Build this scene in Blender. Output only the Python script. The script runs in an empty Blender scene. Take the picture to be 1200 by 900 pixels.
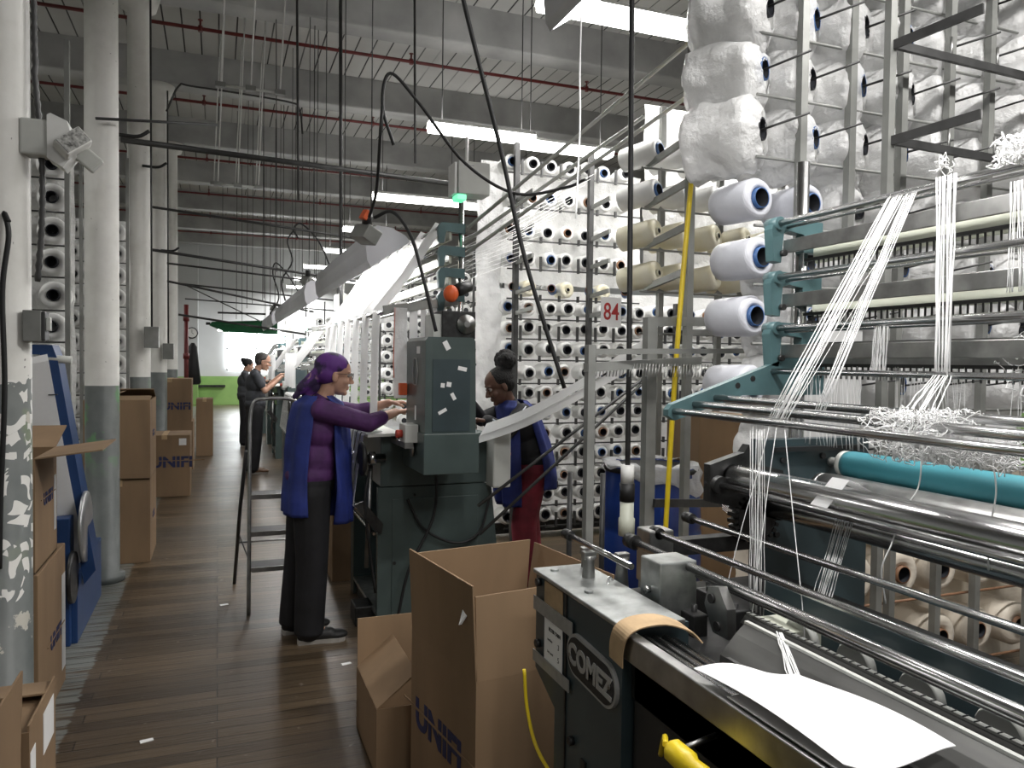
import bpy, bmesh, math, random
from mathutils import Vector, Matrix, noise
random.seed(7)
PI = math.pi
sc = bpy.context.scene
COL = sc.collection
V = Vector

# ------------------------------------------------------------------ materials
def newmat(name):
    m = bpy.data.materials.new(name); m.use_nodes = True
    nt = m.node_tree; nt.nodes.clear()
    out = nt.nodes.new('ShaderNodeOutputMaterial')
    b = nt.nodes.new('ShaderNodeBsdfPrincipled')
    nt.links.new(b.outputs[0], out.inputs[0])
    return m, nt, b, out

def mat(name, col, rough=.6, metal=0., var=.12, scale=8., bump=0., spec=.5, stretch=None, col2=None, coat=0.):
    """plain surface whose colour wanders a little with a noise texture"""
    m, nt, b, out = newmat(name)
    tc = nt.nodes.new('ShaderNodeTexCoord'); n = nt.nodes.new('ShaderNodeTexNoise')
    mp = nt.nodes.new('ShaderNodeMapping'); nt.links.new(tc.outputs['Object'], mp.inputs[0])
    if stretch: mp.inputs['Scale'].default_value = stretch
    nt.links.new(mp.outputs[0], n.inputs['Vector'])
    n.inputs['Scale'].default_value = scale; n.inputs['Detail'].default_value = 4
    r = nt.nodes.new('ShaderNodeValToRGB')
    c2 = col2 or tuple(max(0, c*(1-var*2)) for c in col)
    r.color_ramp.elements[0].position = .3; r.color_ramp.elements[1].position = .7
    r.color_ramp.elements[0].color = (*c2, 1); r.color_ramp.elements[1].color = (*[min(1, c*(1+var*.4)) for c in col], 1)
    nt.links.new(n.outputs[0], r.inputs[0]); nt.links.new(r.outputs[0], b.inputs['Base Color'])
    b.inputs['Roughness'].default_value = rough; b.inputs['Metallic'].default_value = metal
    b.inputs['Specular IOR Level'].default_value = spec
    b.inputs['Coat Weight'].default_value = coat
    if bump:
        bp = nt.nodes.new('ShaderNodeBump'); bp.inputs['Strength'].default_value = bump; bp.inputs['Distance'].default_value = .01
        nt.links.new(n.outputs[0], bp.inputs['Height']); nt.links.new(bp.outputs[0], b.inputs['Normal'])
    return m

def glow(name, col, s):
    m, nt, b, out = newmat(name)
    b.inputs['Base Color'].default_value = (.8, .8, .8, 1)
    b.inputs['Emission Color'].default_value = (*col, 1); b.inputs['Emission Strength'].default_value = s
    return m

def math_node(nt, op, a, b_=None, c=None):
    n = nt.nodes.new('ShaderNodeMath'); n.operation = op
    for i, v in enumerate((a, b_, c)):
        if v is None: continue
        if isinstance(v, (int, float)): n.inputs[i].default_value = v
        else: nt.links.new(v, n.inputs[i])
    return n.outputs[0]

def mixc(nt, fac, a, b_):
    n = nt.nodes.new('ShaderNodeMix'); n.data_type = 'RGBA'
    if isinstance(fac, (int, float)): n.inputs[0].default_value = fac
    else: nt.links.new(fac, n.inputs[0])
    for i, v in ((6, a), (7, b_)):
        if isinstance(v, tuple): n.inputs[i].default_value = (*v[:3], 1)
        else: nt.links.new(v, n.inputs[i])
    return n.outputs[2]

def nz(nt, vec, scale, detail=4, rough=.5):
    n = nt.nodes.new('ShaderNodeTexNoise'); nt.links.new(vec, n.inputs['Vector'])
    n.inputs['Scale'].default_value = scale; n.inputs['Detail'].default_value = detail; n.inputs['Roughness'].default_value = rough
    return n.outputs[0]

def step(nt, v, lo, hi):
    n = nt.nodes.new('ShaderNodeMapRange'); nt.links.new(v, n.inputs[0])
    n.inputs[1].default_value = lo; n.inputs[2].default_value = hi
    return n.outputs[0]

def floor_material():
    m, nt, b, out = newmat('worn maple strip floor')
    tc = nt.nodes.new('ShaderNodeTexCoord'); P = tc.outputs['Object']
    br = nt.nodes.new('ShaderNodeTexBrick'); nt.links.new(P, br.inputs['Vector'])
    br.inputs['Scale'].default_value = 1; br.inputs['Brick Width'].default_value = 1.5; br.inputs['Row Height'].default_value = .084
    br.inputs['Mortar Size'].default_value = .003; br.inputs['Mortar Smooth'].default_value = .1; br.offset = .37; br.offset_frequency = 3
    br.inputs['Color1'].default_value = (.045, .031, .018, 1); br.inputs['Color2'].default_value = (.135, .095, .056, 1)
    br.inputs['Mortar'].default_value = (.02, .014, .01, 1)
    mp = nt.nodes.new('ShaderNodeMapping'); nt.links.new(P, mp.inputs[0]); mp.inputs['Scale'].default_value = (1.2, 16, 1)
    g = nz(nt, mp.outputs[0], 3, 6, .65)
    c = mixc(nt, math_node(nt, 'MULTIPLY', step(nt, g, .5, .75), .6), br.outputs[0], (.035, .025, .018))
    big = nz(nt, P, .9, 5, .6)
    c = mixc(nt, math_node(nt, 'MULTIPLY', step(nt, big, .42, .75), .55), c, (.075, .062, .050))
    sp = nz(nt, P, 22, 3, .5)
    c = mixc(nt, math_node(nt, 'MULTIPLY', step(nt, sp, .69, .74), .5), c, (.33, .29, .25))
    # grey painted strip beside the columns
    sx = nt.nodes.new('ShaderNodeSeparateXYZ'); nt.links.new(P, sx.inputs[0])
    edge = math_node(nt, 'ADD', sx.outputs[0], math_node(nt, 'MULTIPLY', nz(nt, mp.outputs[0], 2, 2), .06))
    inside = math_node(nt, 'MULTIPLY', step(nt, edge, -.575, -.585), step(nt, edge, -1.15, -1.1))
    wear = step(nt, nz(nt, mp.outputs[0], 2.2, 4), .62, .5)
    paint = mixc(nt, br.outputs[1], (.19, .20, .185), (.03, .03, .03))
    c = mixc(nt, math_node(nt, 'MULTIPLY', inside, wear), c, paint)
    nt.links.new(c, b.inputs['Base Color'])
    rr = nt.nodes.new('ShaderNodeMapRange'); nt.links.new(big, rr.inputs[0]); rr.inputs[3].default_value = .22; rr.inputs[4].default_value = .46
    nt.links.new(rr.outputs[0], b.inputs['Roughness'])
    h = math_node(nt, 'SUBTRACT', math_node(nt, 'MULTIPLY', g, .5), br.outputs[1])
    bp = nt.nodes.new('ShaderNodeBump'); bp.inputs['Strength'].default_value = .8; bp.inputs['Distance'].default_value = .007
    nt.links.new(h, bp.inputs['Height']); nt.links.new(bp.outputs[0], b.inputs['Normal'])
    return m

def ceiling_material():
    m, nt, b, out = newmat('white painted ceiling boards')
    tc = nt.nodes.new('ShaderNodeTexCoord'); P = tc.outputs['Object']
    sx = nt.nodes.new('ShaderNodeSeparateXYZ'); nt.links.new(P, sx.inputs[0])
    fr = math_node(nt, 'FRACT', math_node(nt, 'MULTIPLY', sx.outputs[0], 4.6))
    gap = math_node(nt, 'LESS_THAN', fr, .085)
    mp = nt.nodes.new('ShaderNodeMapping'); nt.links.new(P, mp.inputs[0]); mp.inputs['Scale'].default_value = (4.6, .25, 1)
    k = step(nt, nz(nt, mp.outputs[0], 1.0, 1), .36, .5)
    gap = math_node(nt, 'MULTIPLY', gap, math_node(nt, 'ADD', math_node(nt, 'MULTIPLY', k, .75), .25))
    base = mixc(nt, step(nt, nz(nt, P, .8, 5), .35, .7), (.50, .50, .485), (.38, .38, .37))
    nt.links.new(mixc(nt, gap, base, (.02, .02, .02)), b.inputs['Base Color'])
    b.inputs['Roughness'].default_value = .6
    bp = nt.nodes.new('ShaderNodeBump'); bp.invert = True; bp.inputs['Distance'].default_value = .02
    nt.links.new(gap, bp.inputs['Height']); nt.links.new(bp.outputs[0], b.inputs['Normal'])
    return m

def column_material(name, split, green, labels=False):
    m, nt, b, out = newmat(name)
    tc = nt.nodes.new('ShaderNodeTexCoord'); P = tc.outputs['Object']
    sx = nt.nodes.new('ShaderNodeSeparateXYZ'); nt.links.new(P, sx.inputs[0])
    z = math_node(nt, 'ADD', sx.outputs[2], math_node(nt, 'MULTIPLY', nz(nt, P, 14 if labels else 3, 3), .12 if labels else .01))
    low = math_node(nt, 'LESS_THAN', z, split)
    w = mixc(nt, step(nt, nz(nt, P, 2.2, 6, .6), .45, .75), (.78, .77, .74), (.60, .59, .55))
    w = mixc(nt, math_node(nt, 'MULTIPLY', step(nt, nz(nt, P, 30, 2), .74, .76), .7), w, (.1, .09, .08))
    g = mixc(nt, step(nt, nz(nt, P, 5, 4), .4, .7), (.17, .185, .18), (.105, .12, .118))
    g = mixc(nt, math_node(nt, 'MULTIPLY', math_node(nt, 'MULTIPLY', step(nt, nz(nt, P, 6.5, 3), .55, .62), green), step(nt, sx.outputs[2], .75, 1.05)), g, (.12, .26, .12) if not labels else (.20, .24, .16))
    if labels:
        g = mixc(nt, step(nt, nz(nt, P, 9, 6, .6), .60, .62), g, (.5, .48, .42))
        vo = nt.nodes.new('ShaderNodeTexVoronoi'); vo.distance = 'CHEBYCHEV'; vo.inputs['Scale'].default_value = 17; vm = nt.nodes.new('ShaderNodeVectorMath'); vm.operation = 'MULTIPLY_ADD'; nzn = nt.nodes.new('ShaderNodeTexNoise'); nzn.inputs['Scale'].default_value = 3.5; nt.links.new(P, nzn.inputs['Vector']); nt.links.new(nzn.outputs[1], vm.inputs[0]); vm.inputs[1].default_value = (.35, .35, .35); nt.links.new(P, vm.inputs[2]); nt.links.new(vm.outputs[0], vo.inputs['Vector'])
        st = math_node(nt, 'LESS_THAN', vo.outputs[0], .33)
        sel = math_node(nt, 'GREATER_THAN', math_node(nt, 'ADD', nz(nt, P, 2.6, 2), math_node(nt, 'MULTIPLY', step(nt, sx.outputs[2], .3, 1.1), .12)), .58)
        g = mixc(nt, math_node(nt, 'MULTIPLY', st, sel), g, (.74, .73, .70))
    nt.links.new(mixc(nt, low, w, g), b.inputs['Base Color'])
    b.inputs['Roughness'].default_value = .42
    bp = nt.nodes.new('ShaderNodeBump'); bp.inputs['Strength'].default_value = .25; bp.inputs['Distance'].default_value = .01
    nt.links.new(nz(nt, P, 9, 5), bp.inputs['Height']); nt.links.new(bp.outputs[0], b.inputs['Normal'])
    return m

def wall_material():
    m, nt, b, out = newmat('white over green painted brick wall')
    tc = nt.nodes.new('ShaderNodeTexCoord'); P = tc.outputs['Object']
    sx = nt.nodes.new('ShaderNodeSeparateXYZ'); nt.links.new(P, sx.inputs[0])
    w = mixc(nt, step(nt, nz(nt, P, .7, 4), .4, .7), (.66, .68, .69), (.58, .60, .61))
    g = mixc(nt, step(nt, nz(nt, P, 2, 4), .35, .7), (.30, .50, .16), (.22, .40, .12))
    c = mixc(nt, math_node(nt, 'LESS_THAN', sx.outputs[2], 1.0), w, g)
    nt.links.new(c, b.inputs['Base Color']); b.inputs['Roughness'].default_value = .5
    return m

def film_material(name, col=(.86, .86, .86), a=.25, rough=.22):
    """thin crinkled polythene: part see-through, part milky, with highlights"""
    m, nt, b, out = newmat(name)
    b.inputs['Base Color'].default_value = (*col, 1); b.inputs['Roughness'].default_value = rough
    tc = nt.nodes.new('ShaderNodeTexCoord'); n = nz(nt, tc.outputs['Object'], 16, 5, .6)
    n2 = nz(nt, tc.outputs['Object'], 5, 3)
    bp = nt.nodes.new('ShaderNodeBump'); bp.inputs['Strength'].default_value = .9; bp.inputs['Distance'].default_value = .035
    nt.links.new(n, bp.inputs['Height']); nt.links.new(bp.outputs[0], b.inputs['Normal'])
    tl = nt.nodes.new('ShaderNodeBsdfTranslucent'); tl.inputs[0].default_value = (*col, 1)
    tr = nt.nodes.new('ShaderNodeBsdfTransparent')
    m1 = nt.nodes.new('ShaderNodeMixShader'); m1.inputs[0].default_value = .4
    nt.links.new(b.outputs[0], m1.inputs[1]); nt.links.new(tl.outputs[0], m1.inputs[2])
    m2 = nt.nodes.new('ShaderNodeMixShader')
    nt.links.new(math_node(nt, 'MULTIPLY', step(nt, n2, .35, .75), a*1.8), m2.inputs[0])
    nt.links.new(m1.outputs[0], m2.inputs[1]); nt.links.new(tr.outputs[0], m2.inputs[2])
    nt.links.new(m2.outputs[0], out.inputs[0])
    return m

def yarn_material(name, col, col2):
    m, nt, b, out = newmat(name)
    tc = nt.nodes.new('ShaderNodeTexCoord'); mp = nt.nodes.new('ShaderNodeMapping'); nt.links.new(tc.outputs['Object'], mp.inputs[0])
    mp.inputs['Rotation'].default_value = (.25, 0, 0)
    wv = nt.nodes.new('ShaderNodeTexWave'); wv.bands_direction = 'Y'; wv.inputs['Scale'].default_value = 40; wv.inputs['Distortion'].default_value = 2
    nt.links.new(mp.outputs[0], wv.inputs['Vector'])
    n = nz(nt, tc.outputs['Object'], 9, 3)
    nt.links.new(mixc(nt, step(nt, n, .3, .75), col, col2), b.inputs['Base Color'])
    bp = nt.nodes.new('ShaderNodeBump'); bp.inputs['Strength'].default_value = .15; bp.inputs['Distance'].default_value = .004
    nt.links.new(wv.outputs[1], bp.inputs['Height']); nt.links.new(bp.outputs[0], b.inputs['Normal'])
    b.inputs['Roughness'].default_value = .45; b.inputs['Sheen Weight'].default_value = .2
    return m

def scarf_material():
    m, nt, b, out = newmat('purple patterned headscarf cloth')
    tc = nt.nodes.new('ShaderNodeTexCoord'); P = tc.outputs['Object']
    vo = nt.nodes.new('ShaderNodeTexVoronoi'); vo.inputs['Scale'].default_value = 16; nt.links.new(P, vo.inputs['Vector'])
    ring = math_node(nt, 'MULTIPLY', math_node(nt, 'GREATER_THAN', vo.outputs[0], .34), math_node(nt, 'LESS_THAN', vo.outputs[0], .5))
    sel = step(nt, nz(nt, P, 7, 3), .45, .55)
    c = mixc(nt, math_node(nt, 'MULTIPLY', ring, sel), (.11, .028, .21), (.42, .24, .30))
    c = mixc(nt, step(nt, nz(nt, P, 11, 4), .50, .58), c, (.03, .015, .06))
    nt.links.new(c, b.inputs['Base Color']); b.inputs['Roughness'].default_value = .7
    return m

M = {}
M['floor'] = floor_material(); M['ceil'] = ceiling_material(); M['wall'] = wall_material()
M['beam'] = mat('grey painted timber beam', (.40, .40, .395), .6, var=.2, scale=1.5)
M['col'] = column_material('white and grey column paint', 1.42, .25)
M['colg'] = column_material('white and green grey column paint', 1.42, 1.)
M['coln'] = column_material('white column paint over labelled grey base', 1.60, .9, True)
M['pipe'] = mat('red sprinkler pipe paint', (.165, .022, .022), .45)
M['steel'] = mat('bright machined steel', (.62, .62, .62), .22, 1., .12, 30, stretch=(1, .1, 1))
M['steel2'] = mat('dull worn steel', (.42, .42, .41), .38, 1., .2, 12)
M['galv'] = mat('galvanised scuffed plate', (.50, .52, .51), .35, .85, .22, 18)
M['iron'] = mat('oily dark iron', (.055, .055, .055), .42, .6, .3, 20)
M['black'] = mat('black rubber', (.014, .014, .015), .55)
M['rack'] = mat('grey painted rack steel', (.28, .285, .27), .45, .3, .15, 6)
M['rackd'] = mat('dark rack steel', (.065, .065, .065), .45, .4, .2, 10)
M['alu'] = mat('cast aluminium plate', (.42, .42, .41), .45, .2, .1, 20)
M['bed'] = mat('oiled grey cast bar', (.125, .125, .12), .42, .3, .3, 14, stretch=(1, .2, 1))
M['teal'] = mat('grey teal machine enamel', (.066, .092, .089), .38, 0, .12, 5, coat=.2)
M['teald'] = mat('dark slate machine enamel', (.040, .062, .070), .42, 0, .15, 5, coat=.15)
M['tealg'] = mat('pale teal bracket enamel', (.075, .145, .155), .42, 0, .15, 8)
M['bar'] = mat('cream painted guide bar', (.60, .62, .52), .45, 0, .1, 3, stretch=(1, .3, 1))
M['roll'] = mat('turquoise rubber roller', (.045, .235, .285), .5, 0, .15, 12, stretch=(1, .2, 1))
M['white'] = mat('white plastic', (.78, .78, .76), .4, var=.06)
M['boxg'] = mat('light grey enamel box', (.56, .57, .54), .45, var=.06)
M['hood'] = mat('lilac grey reflector enamel', (.76, .76, .81), .4, var=.06, scale=2)
M['carton'] = mat('brown corrugated cardboard', (.265, .173, .098), .8, var=.1, scale=5, stretch=(1, 1, .25))
M['cartoni'] = mat('brown cardboard inside', (.33, .215, .120), .85, var=.1, scale=4)
M['kraft'] = mat('torn kraft cardboard', (.50, .35, .20), .8, var=.12, scale=20)
M['ink'] = mat('navy print ink', (.022, .028, .10), .6)
M['inkk'] = mat('black print ink', (.03, .03, .03), .6)
M['inkr'] = mat('red sign paint', (.50, .03, .03), .5)
M['paper'] = mat('white paper', (.86, .86, .86), .6, var=.02)
M['paperg'] = mat('grey stained paper edge', (.55, .55, .55), .6, var=.1)
M['tape'] = mat('silver duct tape', (.36, .37, .36), .35, .3, .1, 40)
M['yarn'] = yarn_material('white polyester yarn', (.82, .82, .80), (.70, .70, .69))
M['yarng'] = yarn_material('bluish grey yarn', (.60, .61, .66), (.50, .51, .56))
M['yarny'] = yarn_material('cream yarn under film', (.74, .68, .47), (.83, .80, .68))
M['yarnt'] = yarn_material('off white yarn', (.80, .73, .62), (.68, .60, .50))
M['strand'] = mat('white yarn strand', (.86, .86, .86), .5, var=.03)
M['ribbon'] = mat('woven white tape', (.88, .88, .88), .55, var=.03, scale=60)
def cloth_tape():
    m, nt, b, out = newmat('translucent woven tape'); b.inputs['Base Color'].default_value = (.90, .90, .90, 1); b.inputs['Roughness'].default_value = .6
    tc = nt.nodes.new('ShaderNodeTexCoord'); n = nz(nt, tc.outputs['Object'], 60, 3); nt.links.new(mixc(nt, n, (.84, .84, .84), (.93, .93, .93)), b.inputs['Base Color'])
    tl = nt.nodes.new('ShaderNodeBsdfTranslucent'); tl.inputs[0].default_value = (.9, .9, .9, 1); mx = nt.nodes.new('ShaderNodeMixShader'); mx.inputs[0].default_value = .45
    nt.links.new(b.outputs[0], mx.inputs[1]); nt.links.new(tl.outputs[0], mx.inputs[2]); nt.links.new(mx.outputs[0], out.inputs[0]); return m
M['ribbon'] = cloth_tape()
M['orange'] = mat('orange tape', (.80, .13, .03), .5)
M['tubeb'] = mat('blue cardboard tube', (.05, .13, .33), .5, var=.2, scale=30)
M['tuben'] = mat('dark tube bore', (.018, .02, .026), .6)
M['tubeo'] = mat('brown cardboard tube', (.30, .16, .09), .6)
M['tubec'] = mat('cream plastic hub', (.60, .58, .45), .5)
M['film'] = film_material('clear crinkled polythene', a=.13)
M['filmw'] = film_material('milky polythene sheet', (.84, .84, .83), .06, .35)
M['barrel'] = mat('blue plastic drum', (.012, .045, .26), .32, var=.08, scale=3, coat=.3)
M['bluep'] = mat('blue painted steel', (.018, .060, .19), .42, var=.1, scale=4)
M['drumg'] = mat('brushed aluminium disc', (.55, .56, .57), .35, .7, .08, 6)
M['yellow'] = mat('yellow hose rubber', (.78, .58, .02), .4, var=.08)
M['green'] = mat('green enamel lampshade', (.015, .10, .04), .35, var=.15)
M['lblue'] = mat('pale blue cabinet inside', (.45, .60, .64), .5, var=.1)
M['lens'] = mat('clear ribbed lens plastic', (.5, .5, .48), .25, var=.4, scale=60)
M['red'] = mat('red enamel strip', (.42, .05, .03), .45)
M['skinl'] = mat('light skin', (.52, .30, .21), .5, var=.06, scale=20)
M['skind'] = mat('dark brown skin', (.115, .052, .032), .45, var=.08, scale=20)
M['eye'] = mat('eye white', (.30, .26, .23), .3)
M['hairg'] = mat('short greying hair', (.085, .075, .07), .7, var=.4, scale=80, bump=.8)
M['hairb'] = mat('black curly hair', (.008, .007, .007), .75, var=.4, scale=90, bump=1.)
M['scarf'] = scarf_material()
M['vest'] = mat('royal blue smock cloth', (.018, .035, .22), .7, var=.18, scale=9, bump=.5)
M['navy'] = mat('navy blue smock cloth', (.018, .030, .17), .72, var=.2, scale=9, bump=.5)
M['purple'] = mat('purple knit sweater', (.088, .024, .125), .75, var=.2, scale=14, bump=.5)
M['pants'] = mat('black trouser cloth', (.009, .009, .012), .75, var=.3, scale=8, bump=.4)
M['redp'] = mat('dark red trouser cloth', (.20, .016, .030), .75, var=.25, scale=8, bump=.5)
M['tshirt'] = mat('charcoal t shirt', (.060, .064, .075), .8, var=.15, scale=12, bump=.4)
M['shoe'] = mat('black knit shoe', (.012, .012, .012), .6, var=.2, scale=60)
M['sole'] = mat('grey rubber sole', (.36, .34, .31), .6)
M['bshoe'] = mat('brown leather shoe', (.14, .07, .035), .55)
M['stripe'] = mat('white sleeve stripe', (.72, .76, .82), .6)
M['lamp'] = glow('fluorescent tube', (1., .99, .96), 9)
M['lampr'] = glow('fluorescent work tube', (1., .99, .97), 11)
M['sky'] = glow('daylight behind window', (.93, .97, 1.), 7)
M['led'] = glow('green indicator lens', (.1, .9, .45), .9)

# ------------------------------------------------------------------ mesh builder
def frame_of(d):
    d = V(d).normalized(); up = V((0, 0, 1)) if abs(d.z) < .95 else V((1, 0, 0))
    a = d.cross(up).normalized(); return a, a.cross(d).normalized(), d

class MB:
    def __init__(s): s.v = []; s.f = []; s.sm = []
    def add(s, vs, fs, smooth=False):
        o = len(s.v); s.v += [tuple(v) for v in vs]; s.f += [tuple(i+o for i in f) for f in fs]; s.sm += [smooth]*len(fs); return s
    def box(s, x0, x1, y0, y1, z0, z1, m=None, bev=0.):
        if bev:
            w = min(abs(x1-x0), abs(y1-y0), abs(z1-z0)); bev = min(bev, w*.3)
            bm = bmesh.new(); bmesh.ops.create_cube(bm, size=1)
            for v in bm.verts: v.co = V(((x0+x1)/2+v.co.x*(x1-x0), (y0+y1)/2+v.co.y*(y1-y0), (z0+z1)/2+v.co.z*(z1-z0)))
            bmesh.ops.bevel(bm, geom=bm.edges[:], offset=bev, segments=2, affect='EDGES', profile=.5)
            bmesh.ops.recalc_face_normals(bm, faces=bm.faces[:])
            vs = [v.co.copy() for v in bm.verts]; bm.verts.index_update(); fs = [[v.index for v in f.verts] for f in bm.faces]; bm.free()
        else:
            vs = [V((x, y, z)) for z in (z0, z1) for y in (y0, y1) for x in (x0, x1)]
            fs = [(0, 2, 3, 1), (4, 5, 7, 6), (0, 1, 5, 4), (2, 6, 7, 3), (0, 4, 6, 2), (1, 3, 7, 5)]
        if m: vs = [m @ v for v in vs]
        return s.add(vs, fs)
    def bar(s, p, q, w, h, up=(0, 0, 1)):
        """rectangular bar from p to q, w across, h along 'up'"""
        p, q = V(p), V(q); d = (q-p).normalized(); u = V(up); a = d.cross(u).normalized(); u = a.cross(d).normalized()
        vs = [c + a*(i*w/2) + u*(j*h/2) for c in (p, q) for i, j in ((-1, -1), (1, -1), (1, 1), (-1, 1))]
        return s.add(vs, [(3, 2, 1, 0), (4, 5, 6, 7), (0, 1, 5, 4), (1, 2, 6, 5), (2, 3, 7, 6), (3, 0, 4, 7)])
    def cyl(s, p, q, r, r2=None, n=16, cap=True):
        p, q = V(p), V(q); r2 = r if r2 is None else r2; a, b, d = frame_of(q-p)
        vs = []
        for c, rr in ((p, r), (q, r2)):
            vs += [c + (a*math.cos(2*PI*i/n) + b*math.sin(2*PI*i/n))*rr for i in range(n)]
        s.add(vs, [(i, (i+1) % n, n+(i+1) % n, n+i) for i in range(n)], True)
        if cap: s.add(vs, [tuple(range(n-1, -1, -1)), tuple(range(n, 2*n))])
        return s
    def tube(s, pts, r, n=8, closed=False):
        pts = [V(p) for p in pts]; N = len(pts); rs = r if isinstance(r, (list, tuple)) else [r]*N
        vs = []; a = None
        for i, p in enumerate(pts):
            d = (pts[min(i+1, N-1)] - pts[max(i-1, 0)])
            if closed: d = pts[(i+1) % N]-pts[i-1]
            if d.length < 1e-9: d = V((0, 0, 1))
            d.normalize()
            if a is None: a = frame_of(d)[0]
            a = (a - d*a.dot(d))
            if a.length < 1e-6: a = frame_of(d)[0]
            a.normalize(); b = d.cross(a)
            vs += [p + (a*math.cos(2*PI*k/n)+b*math.sin(2*PI*k/n))*rs[i] for k in range(n)]
        fs = [(i*n+k, i*n+(k+1) % n, (i+1)*n+(k+1) % n, (i+1)*n+k) for i in range(N-1) for k in range(n)]
        if closed: fs += [((N-1)*n+k, (N-1)*n+(k+1) % n, (k+1) % n, k) for k in range(n)]
        s.add(vs, fs, True)
        if not closed: s.add(vs, [tuple(range(n-1, -1, -1)), tuple(range((N-1)*n, N*n))])
        return s
    def lathe(s, o, d, prof, n=24, cap=True):
        """prof: list of (distance along d, radius)"""
        o = V(o); a, b, d = frame_of(d); vs = []
        for t, r in prof: vs += [o + d*t + (a*math.cos(2*PI*k/n)+b*math.sin(2*PI*k/n))*max(r, 1e-4) for k in range(n)]
        N = len(prof)
        s.add(vs, [(i*n+k, i*n+(k+1) % n, (i+1)*n+(k+1) % n, (i+1)*n+k) for i in range(N-1) for k in range(n)], True)
        if cap: s.add(vs, [tuple(range(n-1, -1, -1)), tuple(range((N-1)*n, N*n))])
        return s
    def prism(s, poly, axis, a0, a1):
        """poly in the plane across axis ('x': (y,z), 'y': (x,z), 'z': (x,y))"""
        def P(u, w, t): return {'x': (t, u, w), 'y': (u, t, w), 'z': (u, w, t)}[axis]
        n = len(poly); vs = [P(u, w, a0) for u, w in poly] + [P(u, w, a1) for u, w in poly]
        return s.add(vs, [tuple(range(n-1, -1, -1)), tuple(range(n, 2*n))] + [(i, (i+1) % n, n+(i+1) % n, n+i) for i in range(n)])
    def sph(s, c, r, n=14, m=10):
        c = V(c); r = r if isinstance(r, (tuple, list)) else (r, r, r); vs = []
        for i in range(m+1):
            t = PI*i/m
            vs += [c + V((r[0]*math.sin(t)*math.cos(2*PI*k/n), r[1]*math.sin(t)*math.sin(2*PI*k/n), r[2]*math.cos(t))) for k in range(n)]
        return s.add(vs, [(i*n+k, (i+1)*n+k, (i+1)*n+(k+1) % n, i*n+(k+1) % n) for i in range(m) for k in range(n)], True)
    def strip(s, pts, w, side, th=.002):
        """flat tape along pts with width w along 'side' and a real thickness"""
        pts = [V(p) for p in pts]; sd = V(side).normalized(); vs = []
        for i, p in enumerate(pts):
            d = (pts[min(i+1, len(pts)-1)]-pts[max(i-1, 0)]).normalized(); nn = d.cross(sd).normalized()
            vs += [p-sd*w/2-nn*th/2, p+sd*w/2-nn*th/2, p+sd*w/2+nn*th/2, p-sd*w/2+nn*th/2]
        N = len(pts); fs = [(0, 1, 2, 3), tuple((N-1)*4+k for k in (3, 2, 1, 0))]
        fs += [(i*4+k, (i+1)*4+k, (i+1)*4+(k+1) % 4, i*4+(k+1) % 4) for i in range(N-1) for k in range(4)]
        return s.add(vs, fs)
    def mesh(s, name, m):
        me = bpy.data.meshes.new(name); me.from_pydata(s.v, [], s.f); me.materials.append(m)
        me.polygons.foreach_set('use_smooth', s.sm)
        bm = bmesh.new(); bm.from_mesh(me); bmesh.ops.remove_doubles(bm, verts=bm.verts[:], dist=1e-6)
        bmesh.ops.recalc_face_normals(bm, faces=bm.faces[:])
        bm.to_mesh(me); bm.free(); me.update()
        return me
    def build(s, name, m, parent=None):
        o = bpy.data.objects.new(name, s.mesh(name, m)); COL.objects.link(o)
        if parent:
            o.parent = parent; o.matrix_parent_inverse = parent_matrix(parent).inverted()
        return o

def parent_matrix(p):
    m = p.matrix_basis.copy()
    while p.parent: m = p.parent.matrix_basis @ p.matrix_parent_inverse @ m; p = p.parent
    return m

def tag(o, label=None, cat=None, group=None, kind=None):
    if label: o['label'] = label
    if cat: o['category'] = cat
    if group: o['group'] = group
    if kind: o['kind'] = kind
    return o
def thing(name, loc, label, cat, group=None):
    o = bpy.data.objects.new(name, None); COL.objects.link(o); o.location = loc; o.empty_display_size = .1
    return tag(o, label, cat, group)
def dup(root, M4, label=None, group=None):
    """copy of a thing and its parts, placed by the matrix M4"""
    r = root.copy(); COL.objects.link(r); r.matrix_basis = M4
    if label: r['label'] = label
    if group: r['group'] = group
    for ch in root.children:
        c = ch.copy(); COL.objects.link(c); c.parent = r
        for g in ch.children:
            d = g.copy(); COL.objects.link(d); d.parent = c
    return r
def one(mb, name, m, label, cat, group=None):
    return tag(mb.build(name, m), label, cat, group)
def struct(mb, name, m): return tag(mb.build(name, m), kind='structure')
def spline(pts, n=8):
    """smooth curve through points (Catmull-Rom)"""
    P = [V(p) for p in pts]; P = [P[0]*2-P[1]] + P + [P[-1]*2-P[-2]]; out = []
    for i in range(1, len(P)-2):
        for k in range(n):
            t = k/n; a, b, c, d = P[i-1:i+3]
            out.append(.5*((2*b)+(c-a)*t+(2*a-5*b+4*c-d)*t*t+(3*b-a-3*c+d)*t**3))
    out.append(P[-2]); return out
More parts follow.
